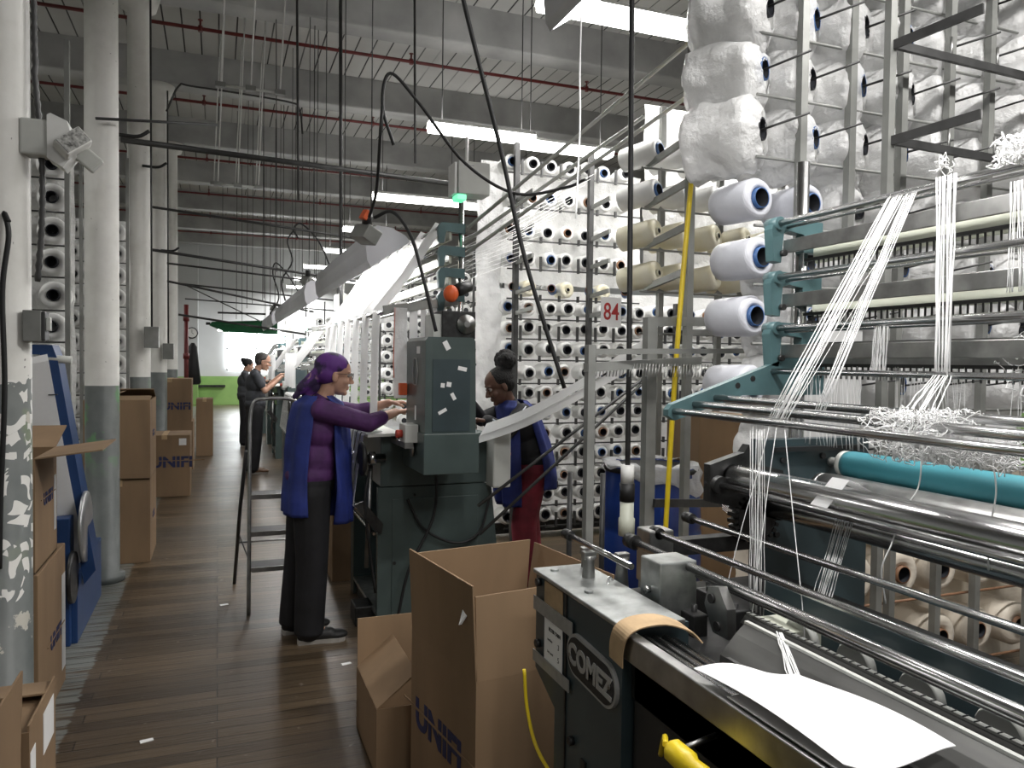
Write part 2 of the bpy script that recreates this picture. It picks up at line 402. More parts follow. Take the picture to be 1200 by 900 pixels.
def text(body, size, loc, right, up, m, parent, name='lettering', th=.001, bold=0., shear=0., align='CENTER', sx=1.):
    cu = bpy.data.curves.new(name, 'FONT'); cu.body = body; cu.size = size; cu.extrude = th; cu.offset = bold
    cu.align_x = align; cu.align_y = 'CENTER'; cu.shear = shear; cu.resolution_u = 3
    o = bpy.data.objects.new(name, cu); COL.objects.link(o)
    dg = bpy.context.evaluated_depsgraph_get(); me = bpy.data.meshes.new_from_object(o.evaluated_get(dg))
    bpy.data.objects.remove(o); r = V(right).normalized(); u = V(up).normalized(); n = r.cross(u)
    T = Matrix(((r.x*sx, u.x, n.x, loc[0]), (r.y*sx, u.y, n.y, loc[1]), (r.z*sx, u.z, n.z, loc[2]), (0, 0, 0, 1)))
    me.transform(T); me.materials.clear(); me.materials.append(m)
    q = bpy.data.objects.new(name, me); COL.objects.link(q)
    if parent: q.parent = parent; q.matrix_parent_inverse = parent_matrix(parent).inverted()
    return q
ORD = ['first', 'second', 'third', 'fourth', 'fifth', 'sixth', 'seventh', 'eighth', 'ninth', 'tenth', 'eleventh', 'twelfth', 'thirteenth', 'fourteenth', 'fifteenth', 'sixteenth', 'seventeenth', 'eighteenth', 'nineteenth', 'twentieth']
# ------------------------------------------------------------------ camera
cam = bpy.data.cameras.new('camera'); co = bpy.data.objects.new('camera', cam); COL.objects.link(co)
Rr, Ru, Rf = V((.93306, -.35950, .01249)), V((-.00134, .03126, .99951)), V((.35972, .93262, -.02869))
co.matrix_world = Matrix(((Rr.x, Ru.x, -Rf.x, 0), (Rr.y, Ru.y, -Rf.y, 0), (Rr.z, Ru.z, -Rf.z, 1.62), (0, 0, 0, 1)))
cam.sensor_width = 36; cam.lens = 26.85; cam.clip_start = .02; cam.clip_end = 200
sc.camera = co

# ------------------------------------------------------------------ the room
CEIL = 5.85; BACK = 28.5; LEFT = -6.5; RIGHT = 10.5; FRONT = -3.0
struct(MB().box(LEFT, RIGHT, FRONT, BACK+.3, -.12, 0), 'floor', M['floor'])
struct(MB().box(LEFT, RIGHT, FRONT, BACK+.3, CEIL, CEIL+.1), 'ceiling', M['ceil'])
WX0, WX1, WZ0, WZ1 = .28, 2.3, 1.20, 2.75
w = MB(); w.box(LEFT, WX0, BACK, BACK+.3, 0, CEIL); w.box(WX1, RIGHT, BACK, BACK+.3, 0, CEIL)
w.box(WX0, WX1, BACK, BACK+.3, 0, WZ0); w.box(WX0, WX1, BACK, BACK+.3, WZ1, CEIL)
struct(w, 'wall_back', M['wall'])
struct(MB().box(LEFT-.2, LEFT, FRONT, BACK+.3, 0, CEIL), 'wall_left', M['wall'])
struct(MB().box(RIGHT, RIGHT+.2, FRONT, BACK+.3, 0, CEIL), 'wall_right', M['wall'])
wi = MB(); wi.box(WX0, WX1, BACK+.12, BACK+.15, WZ0, WZ1)
win = struct(wi, 'window_1', M['sky'])
fr = MB(); y0, y1 = BACK+.02, BACK+.1
for x in (WX0+.03, (WX0+WX1)/2, WX1-.03): fr.box(x-.03, x+.03, y0, y1, WZ0, WZ1)
for z in (WZ0+.03, (WZ0+WZ1)/2, WZ1-.03): fr.box(WX0, WX1, y0, y1, z-.025, z+.025)
fr.build('window_frame', M['boxg'], win)
struct(MB().box(-6, .25, BACK-.12, BACK, .62, .70), 'trim_1', M['iron'])
struct(MB().box(-1.35, -.62, BACK-.8, BACK, 0, CEIL), 'wall_pier', M['wall'])

BAYS = [3.35, 6.19, 8.95, 11.8, 14.9, 18.0, 21.2, 24.4, 27.4]
b = None
for i, y in enumerate([0.0]+BAYS):
    mb = MB(); mb.box(LEFT, RIGHT, y-.17, y+.17, 5.40, CEIL+.02, bev=.02)
    struct(mb, 'beam_%d' % (i+1), M['beam'])
for i, y in enumerate(BAYS[:5]):
    r = .112 if i else .118
    mb = MB(); mb.lathe((0, 0, 0), (0, 0, 1), [(0, r+.035), (.05, r+.035), (.06, r), (2, r), (5.22, r-.006), (5.25, r+.06), (5.40, r+.10)], 40)
    o = mb.build('column', M['coln'] if i == 0 else (M['colg'] if i == 1 else M['col'])); o.location = (-.775, y, 0)
    tag(o, kind='structure'); o.name = 'column_%d' % (i+1)

# sprinkler pipes, one in each bay, with their sprinkler heads
def ppipe(y, z, nm, lab):
    t = thing('sprinkler_pipe', (-.7, y, z), lab, 'pipe', 'red sprinkler pipes under the ceiling')
    MB().cyl((-5, y, z), (RIGHT, y, z), .022, n=10).build('pipe_run', M['pipe'], t)
    for x in (-.2, 2.4, 5.0, 7.6):
        h = MB(); h.cyl((x, y, z-.035), (x, y, z+.035), .028, n=10); h.cyl((x, y, z+.03), (x, y, z+.10), .012, n=8); h.cyl((x, y, z+.10), (x, y, z+.108), .03, n=10)
        h.build('sprinkler_head', M['pipe'], t)
bay = ['nearest bay, topmost in view', 'second bay, just past the third column', 'third bay down the aisle', 'fourth bay down the aisle', 'fifth bay down the aisle', 'sixth bay down the aisle']
for k, (y, z) in enumerate([(10.1, 5.6), (12.8, 5.55), (16.4, 5.55), (19.8, 5.55), (22.9, 5.55), (25.9, 5.55)]):
    ppipe(y, z, k, 'red sprinkler pipe crossing the %s' % bay[k])

# fluorescent fixtures hung crosswise, one or two in each bay
def fixture(x0, x1, y, z, lab):
    t = thing('fluorescent_fixture', ((x0+x1)/2, y, z), lab, 'ceiling light', 'fluorescent fixtures hung across the bays')
    MB().prism([(y-.11, z), (y-.05, z+.07), (y+.05, z+.07), (y+.11, z), (y+.10, z), (y+.04, z+.055), (y-.04, z+.055), (y-.10, z)], 'x', x0, x1).build('reflector', M['white'], t)
    n = max(1, round((x1-x0)/1.25))
    for k in range(n):
        a = x0 + (x1-x0)*k/n; c = x0 + (x1-x0)*(k+1)/n
        MB().prism([(y-.105, z+.02), (y-.10, z-.035), (y-.07, z-.055), (y+.07, z-.055), (y+.10, z-.035), (y+.105, z+.02)], 'x', a+.015, c-.015).build('tube', M['lamp'], t)
    for x in (x0+.15, x1-.15): MB().cyl((x, y, z+.07), (x, y, CEIL), .006, n=6).build('hanger', M['rackd'], t)
def area(x, y, z, sx, sy, power, rot=(0, 0, 0), col=(1, .98, .95), spread=PI):
    l = bpy.data.lights.new('lamp', 'AREA'); l.shape = 'RECTANGLE'; l.size = sx; l.size_y = sy; l.energy = power; l.color = col; l.spread = spread
    o = bpy.data.objects.new('lamp', l); COL.objects.link(o); o.location = (x, y, z); o.rotation_euler = rot; return o
FX = [(2.08, 3.85, 4.95, 'bright long fluorescent fixture at the top, nearest of all'),
      (2.1, 3.32, 8.02, 'left of the two fluorescent fixtures above the big creel'), (3.2, 4.4, 8.2, 'right of the two fluorescent fixtures above the big creel'),
      (2.2, 3.6, 11.7, 'fluorescent fixture just left of the grey control box'), (3.7, 4.9, 11.8, 'fluorescent fixture partly behind the grey control box'),
      (2.2, 3.2, 14.8, 'short fluorescent fixture behind the orange plug cable'), (2.25, 3.3, 17.9, 'fluorescent fixture fourth row from the far end wall'),
      (2.15, 3.0, 21.2, 'fluorescent fixture third row from the far end wall'), (2.2, 3.1, 24.6, 'fluorescent fixture second row from the far end wall'),
      (3.8, 5.0, 24.6, 'right hand fluorescent fixture of the second last row'), (2.2, 3.4, 27.4, 'fluorescent fixture nearest the far end wall')]
for x0, x1, y, lab in FX:
    fixture(x0, x1, y, 4.13, lab)
    area((x0+x1)/2, y, 4.06, x1-x0, .16, 26*(x1-x0) if y < 20 else 100)
    area((x0+x1)/2, y, 4.22, x1-x0, .16, 4*(x1-x0), (PI, 0, 0))
# row over the camera made stronger, and lamps added, to brighten the creels
area(2.9, 1.3, 4.10, 2.2, .2, 125); area(4.6, 4.4, 4.10, 1.6, .2, 60); area(3.4, 5.55, 4.1, 1.8, .2, 40)
for x, y in ((-3.2, 4.9), (-3.2, 11.5), (-3.2, 18), (6.8, 4.9), (7, 11.5), (.5, -1.2)):  # the same rows go on out of view, left of the columns and beyond
    area(x, y, 4.10, 1.6, .16, 42); area(x, y, 4.2, 1.6, .16, 3, (PI, 0, 0))

# work light reflectors hung along the machine line
def rail(y0, y1, z, x, lab, k=1.):
    t = thing('work_light', (x, (y0+y1)/2, z), lab, 'light', 'long work lights hung above the machines')
    pr = [(x-.155, z-.07), (x-.15, z-.02), (x-.10, z+.07), (x-.03, z+.13), (x+.03, z+.13), (x+.10, z+.07), (x+.15, z-.02), (x+.155, z-.07), (x+.145, z-.07), (x+.14, z-.02), (x+.09, z+.06), (x+.03, z+.118), (x-.03, z+.118), (x-.09, z+.06), (x-.14, z-.02), (x-.145, z-.07)]
    th = .62; cs, sn = math.cos(th), math.sin(th)
    def tw(a, b_): return (x+(a*cs-b_*sn)*k, z+(a*sn+b_*cs)*k)
    pr = [tw(a-x, b_-z) for a, b_ in pr]
    MB().prism(pr, 'y', y0, y1).build('reflector', M['hood'], t)
    n = max(1, round((y1-y0)/1.25))
    for j in range(n):
        a = y0+(y1-y0)*j/n; c = y0+(y1-y0)*(j+1)/n
        for dx in (-.05, .05): q = tw(dx, .02); MB().cyl((q[0], a+.03, q[1]), (q[0], c-.03, q[1]), .018*k, n=10).build('tube', M['lampr'], t)
    for y in (y0+.2, (y0+y1)/2, y1-.2): MB().cyl((x-.05, y, z+.10*k), (x-.05, y, CEIL), .004, n=6).build('hanger', M['rackd'], t)
    q = tw(0, -.02); area(q[0], (y0+y1)/2, q[1], .2*k, y1-y0, (20 if y0 < 8 else 12)*(y1-y0), (0, -th, 0))
    for y in (y0-.004, y1+.004): MB().prism(pr[:8], 'y', y-.004, y+.004).build('end_cap', M['hood'], t)
rail(.9, 2.12, 2.70, .98, 'white hooded work light high above the nearest machine', .6)
rail(4.9, 7.6, 2.36, 1.0, 'lilac grey hooded work light above machine 84')
rail(8.6, 13.2, 2.36, 1.0, 'hooded work light next down the line, above the man in the grey shirt')
rail(14.0, 17.2, 2.36, 1.0, 'farthest hooded work light, ending at the green lampshade')

# clock, red standpipe, coat, electric boxes
t = thing('wall_clock', (-.80, BACK-.82, 2.4), 'round white wall clock with black rim on the end pier', 'clock')
MB().lathe((-.80, BACK-.80, 2.46), (0, -1, 0), [(0, .19), (.05, .19), (.06, .16)], 28).build('rim', M['black'], t)
MB().cyl((-.80, BACK-.861, 2.46), (-.80, BACK-.868, 2.46), .155, n=28).build('dial', M['white'], t)
hnd = MB(); hnd.bar((-.80, BACK-.875, 2.46), (-.80, BACK-.875, 2.57), .012, .004, up=(0, 1, 0)); hnd.bar((-.80, BACK-.875, 2.46), (-.74, BACK-.875, 2.42), .014, .004, up=(0, 1, 0)); hnd.build('hands', M['black'], t)
t = thing('standpipe', (-.62, 17.6, 0), 'red vertical pipe beside the far columns', 'pipe')
MB().cyl((-.62, 17.6, 0), (-.62, 17.6, 2.75), .045, n=12).build('riser', M['pipe'], t)
for z in (.6, 1.6, 2.4): MB().cyl((-.62, 17.6, z), (-.62, 17.6, z+.12), .062, n=12).build('coupling', M['pipe'], t)
co_ = MB(); co_.lathe((-.50, 17.9, 1.95), (0, 0, -1), [(0, .03), (.08, .09), (.5, .13), (.85, .17), (.9, .14)], 14)
one(co_, 'coat', M['black'], 'black coat hanging beside the red standpipe', 'coat')
for (x, y, z, lab) in ((-.64, 8.83, 1.72, 'grey electrical box on the third column'), (-.64, 11.7, 1.60, 'grey electrical box on the fourth column')):
    t = thing('electrical_box', (x, y, z), lab, 'electrical box', None)
    MB().box(x-.07, x+.07, y-.09, y+.0, z, z+.22, bev=.006).build('housing', M['rack'], t)
    MB().cyl((x, y-.04, z+.22), (x-.01, y-.04, 5.3), .010, n=8).build('conduit', M['rackd'], t)

# grey box, conduit and emergency light on the near column
t = tb_ = thing('electrical_box', (-.63, 3.0, 1.70), 'large grey electrical box low on the nearest column', 'electrical box')
MB().box(-.72, -.625, 2.92, 3.06, 1.715, 1.90, bev=.004).build('housing', M['rack'], t)
MB().box(-.625, -.605, 2.93, 3.05, 1.72, 1.895, bev=.004).build('cover', M['rackd'], t)
MB().box(-.605, -.58, 2.95, 2.99, 1.78, 1.86, bev=.004).build('switch', M['boxg'], t)
tb_.location = (-.612, 3.31, 1.665); tb_.scale = (.62, .62, .62)
pts = [V((-.632, 3.33, 1.90+.02*i)) + V((.018*math.sin(i*.09)*(1 if i < 40 else .4), 0, 0)) for i in range(0, 130)]
o = MB().tube(pts, [.0125 if i % 2 else .009 for i in range(130)], 8)
one(o, 'flexible_conduit', M['rackd'], 'ribbed dark conduit running up the nearest column', 'conduit')
t = thing('emergency_light', (-.60, 3.0, 2.55), 'two headed emergency light on the nearest column', 'emergency light')
MB().box(-.70, -.585, 2.93, 3.03, 2.50, 2.67, bev=.01).build('junction_box', M['boxg'], t)
MB().prism([(-.585, 2.49), (-.585, 2.69), (-.57, 2.70), (-.50, 2.67), (-.47, 2.52), (-.52, 2.45)], 'y', 2.92, 3.06).build('body', M['white'], t)
for k, (y, a) in enumerate(((2.90, .5),)):
    R_ = Matrix.Translation((-.475, y, 2.565)) @ Matrix.Rotation(math.radians(-42), 4, 'Y') @ Matrix.Rotation(.35, 4, 'Z')
    hd = MB(); hd.box(-.07, .07, -.03, .04, -.045, .045, R_, bev=.008); h_ = hd.build('lamp_head', M['white'], t)
    MB().box(-.062, .062, -.036, -.028, -.038, .038, R_).build('lens', M['lens'], h_)
R_ = Matrix.Translation((-.43, 3.02, 2.525)) @ Matrix.Rotation(math.radians(40), 4, 'Y')
MB().box(-.06, .06, -.03, .03, -.04, .04, R_, bev=.008).build('lamp_head', M['boxg'], t)
t.location = (-.60, 3.33, 2.40); t.scale = (.78, .78, .78)
one(MB().tube(spline([(-.70, 3.22, 2.10), (-.715, 3.23, 2.13), (-.70, 3.22, 2.05), (-.72, 3.22, 1.85), (-.715, 3.22, 1.5), (-.73, 3.22, 1.1), (-.735, 3.22, .85)], 8), .009, 8),
    'black_strap', M['black'], 'black strap hanging down the front of the nearest column', 'strap')

# ------------------------------------------------------------------ yarn packages and creels
def make_cone(name, ybody, tube_m, r=.072, L=.2, bore=.036, lab='', grp=''):
    t = thing(name, (0, 0, 0), lab, 'yarn cone', grp)
    MB().lathe((0, 0, 0), (0, 1, 0), [(.02, bore), (.004, bore+.006), (0, r*.72), (.006, r*.90), (.022, r), (L*.75, r*.99), (L-.01, r*.95), (L, r*.75), (L, bore)], 26, cap=False).build('yarn', ybody, t)
    tb = MB().lathe((0, 0, 0), (0, 1, 0), [(-.012, bore-.004), (-.012, bore+.001), (.03, bore+.001), (.03, bore-.004)], 22, cap=False).build('tube', tube_m, t)
    MB().lathe((0, 0, 0), (0, 1, 0), [(-.011, bore-.0045), (.10, bore-.005), (.102, .001)], 22, cap=False).build('bore', M['tuben'], tb)
    return t
T = Matrix.Translation
park = []   # prototypes are used as the first copy of their kind

# big creel behind machine 84
AZ = [3.405, 3.10, 2.81, 2.555, 2.29, 2.11, 1.93, 1.74, 1.53, 1.34, 1.166, .975, .783, .59, .415, .223]
AY = 6.4; AX0 = 2.44; AP = .1885
protoA = {k: make_cone('yarn_cone', M['yarn'], M[m]) for k, m in (('n', 'tuben'), ('b', 'tubeb'), ('o', 'tubeo'))}
protoE = None
used = set()
def put(proto, key, M4, lab, grp):
    if key not in used:
        used.add(key); proto.matrix_basis = M4; proto['label'] = lab; proto['group'] = grp; return proto
    return dup(proto, M4, lab, grp)
GA = 'white yarn cones in the big creel'
bt = make_cone('empty_tube', M['tubeb'], M['tubeo'], r=.040, L=.20, bore=.034); bt['category'] = 'tube'
yc = make_cone('cream_cone', M['yarny'], M['tubec'], r=.074, L=.18, bore=.02)
for r, z in enumerate(AZ):
    for c in range(17):
        x = AX0 + AP*c
        if r < 5 and c > 6: continue
        if z < 1.25 and c > 10: continue
        if z < 1.05 and 7 < c < 10.5 and z < 1.0: continue
        if r in (9, 10, 11, 12, 13, 14, 15) and c < 0: continue
        jx, jz = random.uniform(-.012, .012), random.uniform(-.01, .01)
        rot = Matrix.Rotation(random.uniform(-.06, .06), 4, 'Z') @ Matrix.Rotation(random.uniform(-.05, .03), 4, 'X')
        nm = 'the %s row from the top, %s from the left' % (ORD[r], ORD[c])
        if r == 4:
            if c % 2: put(yc, 'yc', T((x, AY, z)) @ rot, 'cream cone with spoked hub, blue tube row of big creel, %s from left' % ORD[c], 'cream cones in the blue tube row')
            else: put(bt, 'bt', T((x, AY-.06, z)) @ Matrix.Rotation(-.5, 4, 'Z') @ rot, 'empty blue tube with brown end, big creel, %s from left' % ORD[c], 'empty blue tubes in the big creel')
            continue
        k = random.choice('nnnbbo')
        put(protoA[k], 'A'+k, T((x+jx, AY+random.uniform(-.03, .03), z+jz)) @ rot @ Matrix.Scale(random.uniform(.9, 1.1), 4), 'white yarn cone, big creel, %s row down, %s from left' % (ORD[r], ORD[c]), GA)

def wavy(x0, x1, z0, z1, y, amp, nx, nz_, seed, ang=0.):
    """crinkled hanging sheet in the x-z plane with a little thickness"""
    mb = MB(); vs = []
    for j in range(nz_+1):
        for i in range(nx+1):
            x = x0+(x1-x0)*i/nx; z = z0+(z1-z0)*j/nz_
            d = noise.noise(V((x*4+seed, z*3, seed)))*amp + noise.noise(V((x*13, z*9+seed, 2.)))*amp*.45
            vs.append(V((x+noise.noise(V((z*3, seed, 5.)))*amp*.4, y+d, z)))
    n = nx+1
    fs = [(j*n+i, j*n+i+1, (j+1)*n+i+1, (j+1)*n+i) for j in range(nz_) for i in range(nx)]
    mb.add(vs, fs, True); return mb
c = thing('creel', (3.9, 6.45, 0), 'big grey steel creel of white yarn cones behind machine 84', 'creel')
for x in (2.46, 3.19, 4.13, 5.07):
    MB().box(x-.022, x+.022, AY-.10, AY-.05, 0, 3.55 if x < 3.5 else 2.2).build('post', M['rackd'], c)
    for z in AZ[:6]: 
        if z < 3.3 and (x < 3.5): MB().bar((x, AY-.08, z-.06), (x+.02, AY-.42, z-.03), .02, .035).build('arm', M['rack'], c)
for r, z in enumerate(AZ):
    x1 = 3.75 if r < 5 else 5.6
    MB().bar((2.40, AY-.02, z-.102), (x1, AY-.02, z-.098), .014, .012).build('shelf_rod', M['rackd'], c)
    cl = MB()
    for k in range(6 if r < 5 else 16): cl.box(AX0+AP*(k+.5)-.009, AX0+AP*(k+.5)+.009, AY-.035, AY-.01, z-.115, z-.06 if r % 3 else z+.02)
    tag(cl.build('clamps', M['rackd'], c), kind='stuff')
MB().box(2.4, 5.6, AY+.22, AY+.26, .02, .12).build('foot_rail', M['iron'], c)
tag(wavy(2.22, 3.9, 2.35, 3.45, AY+.24, .06, 60, 40, 3.1).build('plastic_sheet', M['filmw']), 'milky plastic sheet draped behind the upper rows of the big creel', 'plastic sheet')
tag(wavy(2.22, 5.7, .05, 2.3, AY+.24, .05, 90, 50, 9.4).build('plastic_sheet', M['filmw']), 'plastic sheet hanging behind the lower rows of the big creel', 'plastic sheet')
tag(wavy(2.14, 2.38, 1.2, 3.3, AY+.08, .07, 12, 50, 5.4).build('plastic_sheet', M['film']), 'crumpled plastic bulging from the left end of the big creel', 'plastic sheet')

# middle creel: big white cones above, cream film wrapped cones below
BY = 4.6
def make_big(name, ybody, tm, lab, grp, r=.085, L=.30, bore=.045):
    return make_cone(name, ybody, tm, r, L, bore)
bw = make_big('yarn_cone', M['yarn'], M['tubeb'], '', ''); by_ = make_big('yarn_cone', M['yarny'], M['tubec'], '', '', bore=.022, r=.09)
tilt = Matrix.Rotation(.50, 4, 'Z') @ Matrix.Rotation(-.12, 4, 'X')
for r, z in enumerate([3.10, 2.82, 2.54, 2.25, 1.96]):
    for k, x in enumerate([2.60, 2.84, 3.08, 3.33, 3.60, 3.87, 4.15]):
        if k == 0 or (r == 4 and k < 4): continue
        cream = r in (2, 3)
        lab = ('cream film wrapped cone, middle creel, %s from left in the %s cream row' % (ORD[k-1], 'upper' if r == 2 else 'lower')) if cream else \
              'big white cone with blue rim, middle creel, %s from left in the %s white row' % (ORD[k-1 if r < 4 else k-4], {0: 'top', 1: 'second', 4: 'lowest'}[r])
        put(by_ if cream else bw, 'B%d' % cream, T((x+random.uniform(-.01, .01), BY, z)) @ tilt, lab, 'cream cones in the middle creel' if cream else 'big white cones in the middle creel')
c = thing('creel', (3.4, BY, 0), 'middle creel of white and cream cones with slanted arms', 'creel')
for x in (2.96, 3.46, 4.02): MB().box(x-.02, x+.02, BY+.13, BY+.17, 0, 3.45).build('post', M['rack'], c)
for z in (3.10, 2.82, 2.54, 2.25, 1.96):
    MB().cyl((2.72, BY+.02, z-.13), (4.35, BY+.02, z-.13), .008, n=8).build('shelf_rod', M['rack'], c)
    for x in (2.80, 3.6): MB().bar((x, BY+.1, z-.10), (x+.02, BY-.45, z-.02), .022, .045).build('arm', M['rack'], c)
tag(wavy(3.05, 4.9, 2.2, 3.6, BY+.55, .05, 50, 30, 7.7).build('plastic_sheet', M['filmw']), 'white plastic curtain behind the middle creel', 'plastic sheet')

# near creel at the right
CY = 2.8
def make_wrapped(seed):
    t = thing('wrapped_yarn_cone', (0, 0, 0), '', 'yarn cone')
    MB().lathe((0, 0, 0), (0, 1, 0), [(.03, .045), (.01, .05), (.0, .09), (.02, .108), (.22, .112), (.27, .10), (.28, .04)], 26, cap=False).build('yarn', M['yarn'], t)
    tb = MB().lathe((0, 0, 0), (0, 1, 0), [(-.018, .040), (-.018, .047), (.04, .047), (.04, .040)], 22, cap=False).build('tube', M['tubeb'] if seed % 2 else M['tuben'], t)
    MB().lathe((0, 0, 0), (0, 1, 0), [(-.015, .039), (.12, .039), (.121, .001)], 20, cap=False).build('bore', M['tuben'], tb)
    mb = MB(); vs = []; nu, nv = 44, 26
    for j in range(nv+1):
        y = -.02 + .36*j/nv
        for i in range(nu):
            a = 2*PI*i/nu; prof = .132 if j > 3 else .052+.026*j
            if j > nv-4: prof *= (nv-j)/4*.8+.2
            n1 = noise.noise(V((math.cos(a)*1.5, math.sin(a)*1.5, y*9+seed*7)))*.034 + noise.noise(V((math.cos(a)*6, math.sin(a)*6, y*14+seed*3)))*.012
            sag = max(0, -math.sin(a))*.045
            rr = prof + n1; vs.append(V((math.cos(a)*rr, y, math.sin(a)*(rr+sag))))
    mb.add(vs, [(j*nu+i, j*nu+(i+1) % nu, (j+1)*nu+(i+1) % nu, (j+1)*nu+i) for j in range(nv) for i in range(nu)], True)
    mb.build('plastic_bag', M['film'], t)
    MB().cyl((0, .03, -.01), (.01, -.20, .03), .005, n=6).build('spindle', M['rackd'], t)
    return t
wr = [make_wrapped(k) for k in range(4)]
gc = make_cone('yarn_cone', M['yarng'], M['tubeb'], .092, .24, .045)
wt = make_cone('yarn_cone', M['yarnt'], M['tubeo'], .115, .27, .042)
CZ = [.25, .60, .92, 1.22, 1.53, 1.84, 2.10, 2.36, 2.66, 2.93, 3.20, 3.46]
for r, z in enumerate(CZ):
    for k in range(7):
        x = 2.24 + .285*k
        row = '%s row up, %s from left' % (ORD[r], ORD[k])
        jit = T((x+random.uniform(-.012, .012), CY+random.uniform(-.02, .02), z)) 
        if z < 1.1:
            if k < 2: continue
            put(wt, 'wt', jit @ T((.04, 0, 0)), 'off white cone below the rollers, %s row up, %s from left' % (ORD[r], ORD[k-2]), 'off white cones low in the near creel')
        elif z < 2.5:
            if k == 0 and z > 1.3 or (k == 1 and z > 2.2): put(gc, 'gc', jit @ Matrix.Rotation(.15, 4, 'Z'), 'bare bluish grey cone, left edge of the near creel, %s row up, %s from left' % (ORD[r], ORD[k]), 'bluish grey cones on the near creel edge')
            elif k > 0:
                put(wr[k % 4], 'w%d' % (k % 4), jit @ Matrix.Rotation(.35, 4, 'Z'), 'plastic wrapped cone behind guide bars, %s' % row, 'wrapped cones behind the guide bars')
        else:
            put(wr[(k+r) % 4], 'w%d' % ((k+r) % 4), jit @ Matrix.Rotation(.55, 4, 'Z') @ Matrix.Rotation(random.uniform(-.4, .4), 4, 'Y') @ Matrix.Scale(1.08, 4), 'cone in cloudy plastic bag, top right creel, %s' % row, 'bagged cones at the top of the near creel')
c = thing('creel', (3.1, CY, 0), 'near grey creel of bagged yarn cones at the right', 'creel')
for x, y, z1 in ((2.42, 2.74, 3.7), (2.70, 2.74, 3.7), (2.78, 2.60, 3.9), (2.99, 2.72, 3.7), (3.29, 2.72, 3.6), (3.56, 2.72, 3.5), (3.95, 2.72, 3.7)):
    MB().box(x-.018, x+.018, y-.018, y+.018, 0, z1).build('post', M['rack'], c)
for z in (3.04, 2.62): 
    MB().bar((2.78, 2.58, z), (4.3, 2.62, z-.01), .02, .035).build('cross_bar', M['rackd'], c)
    q = MB(); q.bar((2.78, 2.60, z), (2.86, 2.22, z+.02), .012, .04); q.build('guide_comb', M['rackd'], c)
    for x in (3.15, 3.45, 3.75): MB().cyl((x, 2.6, z-.01), (x, 2.6, z+.10), .007, n=8).build('guide_pin', M['steel2'], c)
for r, z in enumerate(CZ): MB().cyl((2.2 if r > 3 else 2.7, CY-.03, z-.125), (4.2, CY-.03, z-.125), .007, n=8).build('shelf_rod', M['tubeo'] if r < 3 else M['rack'], c)
MB().bar((2.6, 2.55, 3.50), (4.4, 2.50, 3.62), .04, .05).build('top_rail', M['rack'], c)
tag(wavy(2.3, 4.35, 0.0, 1.05, CY+.2, .06, 60, 30, 1.7).build('plastic_sheet', M['yarnt']), 'tan dust sheet behind the lowest cones of the near creel', 'dust sheet')

# creels on the left of the columns
e = make_cone('yarn_cone', M['yarn'], M['tuben'], .088, .22, .036)
for (yy, xs, zs, nm) in ((5.6, (-.985, -1.20), [.6, .8, 1.0, 1.2, 1.41, 1.61, 1.81, 2.01, 2.22, 2.42, 2.63, 2.84], 'near left creel'), (8.6, (-1.34, -1.55, -1.12, -.95), [.9, 1.12, 1.34, 1.56, 1.78, 2.0, 2.22, 2.44, 2.66, 2.88], 'second left creel')):
    for i, x in enumerate(xs):
        for r, z in enumerate(zs):
            put(e, 'e', T((x+random.uniform(-.01, .01), yy, z)) @ Matrix.Rotation(random.uniform(-.05, .15), 4, 'Z'), 'white yarn cone, %s, %s column from the aisle, %s row up' % (nm, {(-.985): 'first', (-1.20): 'second', (-1.34): 'third', (-1.55): 'fourth', (-1.12): 'second', (-.95): 'first'}[x], ORD[r]), 'white cones in the %s' % nm)
    c = thing('creel', (min(xs), yy, 0), '%s rack beyond the left columns' % ('narrow grey steel cone' if yy < 6 else 'farther grey steel cone'), 'creel')
    for x in ([-.885, -1.1] if yy < 6 else [-.84, -1.25, -1.45]): MB().box(x-.014, x+.014, yy-.08, yy-.04, 0, 3.6).build('post', M['rack'], c)
    for z in zs: MB().cyl((min(xs)-.1, yy-.03, z-.10), (max(xs)+.1, yy-.03, z-.10), .006, n=6).build('shelf_rod', M['rackd'], c)
    tag(wavy(min(xs)-.12, max(xs)+.11, .5, 3.0, yy+.12, .05, 12, 40, yy).build('plastic_sheet', M['filmw']), 'plastic sheet behind the cones of the %s' % nm, 'plastic sheet')

# far creels beyond the man: hundreds of small packages nobody could tell apart
far = MB(); fard = MB(); farr = MB()
for yy, x0, x1, zt in ((11.0, 2.3, 5.0, 3.0), (15.2, 2.3, 5.6, 2.9), (20.0, 2.2, 6.5, 2.8)):
    z = .5
    while z < zt:
        x = x0
        while x < x1:
            if random.random() < .93:
                q = V((x+random.uniform(-.02, .02), yy, z+random.uniform(-.02, .02)))
                far.lathe(q, (random.uniform(-.1, .1), 1, 0), [(0, .04), (0, .075), (.02, .09), (.22, .085), (.23, .02)], 12, cap=False)
                fard.cyl(q+V((0, .004, 0)), q+V((0, .03, 0)), .042, n=10)
            x += .235
        farr.box(x0-.1, x1, yy-.02, yy, z-.115, z-.10); z += .235
    x = x0-.12
    while x < x1+.2: farr.box(x-.015, x+.015, yy-.06, yy-.03, 0, zt+.3); x += .47
o = tag(far.build('far_yarn_cones', M['yarn']), 'rows of small white cones in the far creels behind the man', 'yarn cones', kind='stuff')
fard.build('bores', M['tuben'], o)
tag(farr.build('far_creel', M['rackd']), 'dark steel frames of the far creels', 'creel', kind='stuff')
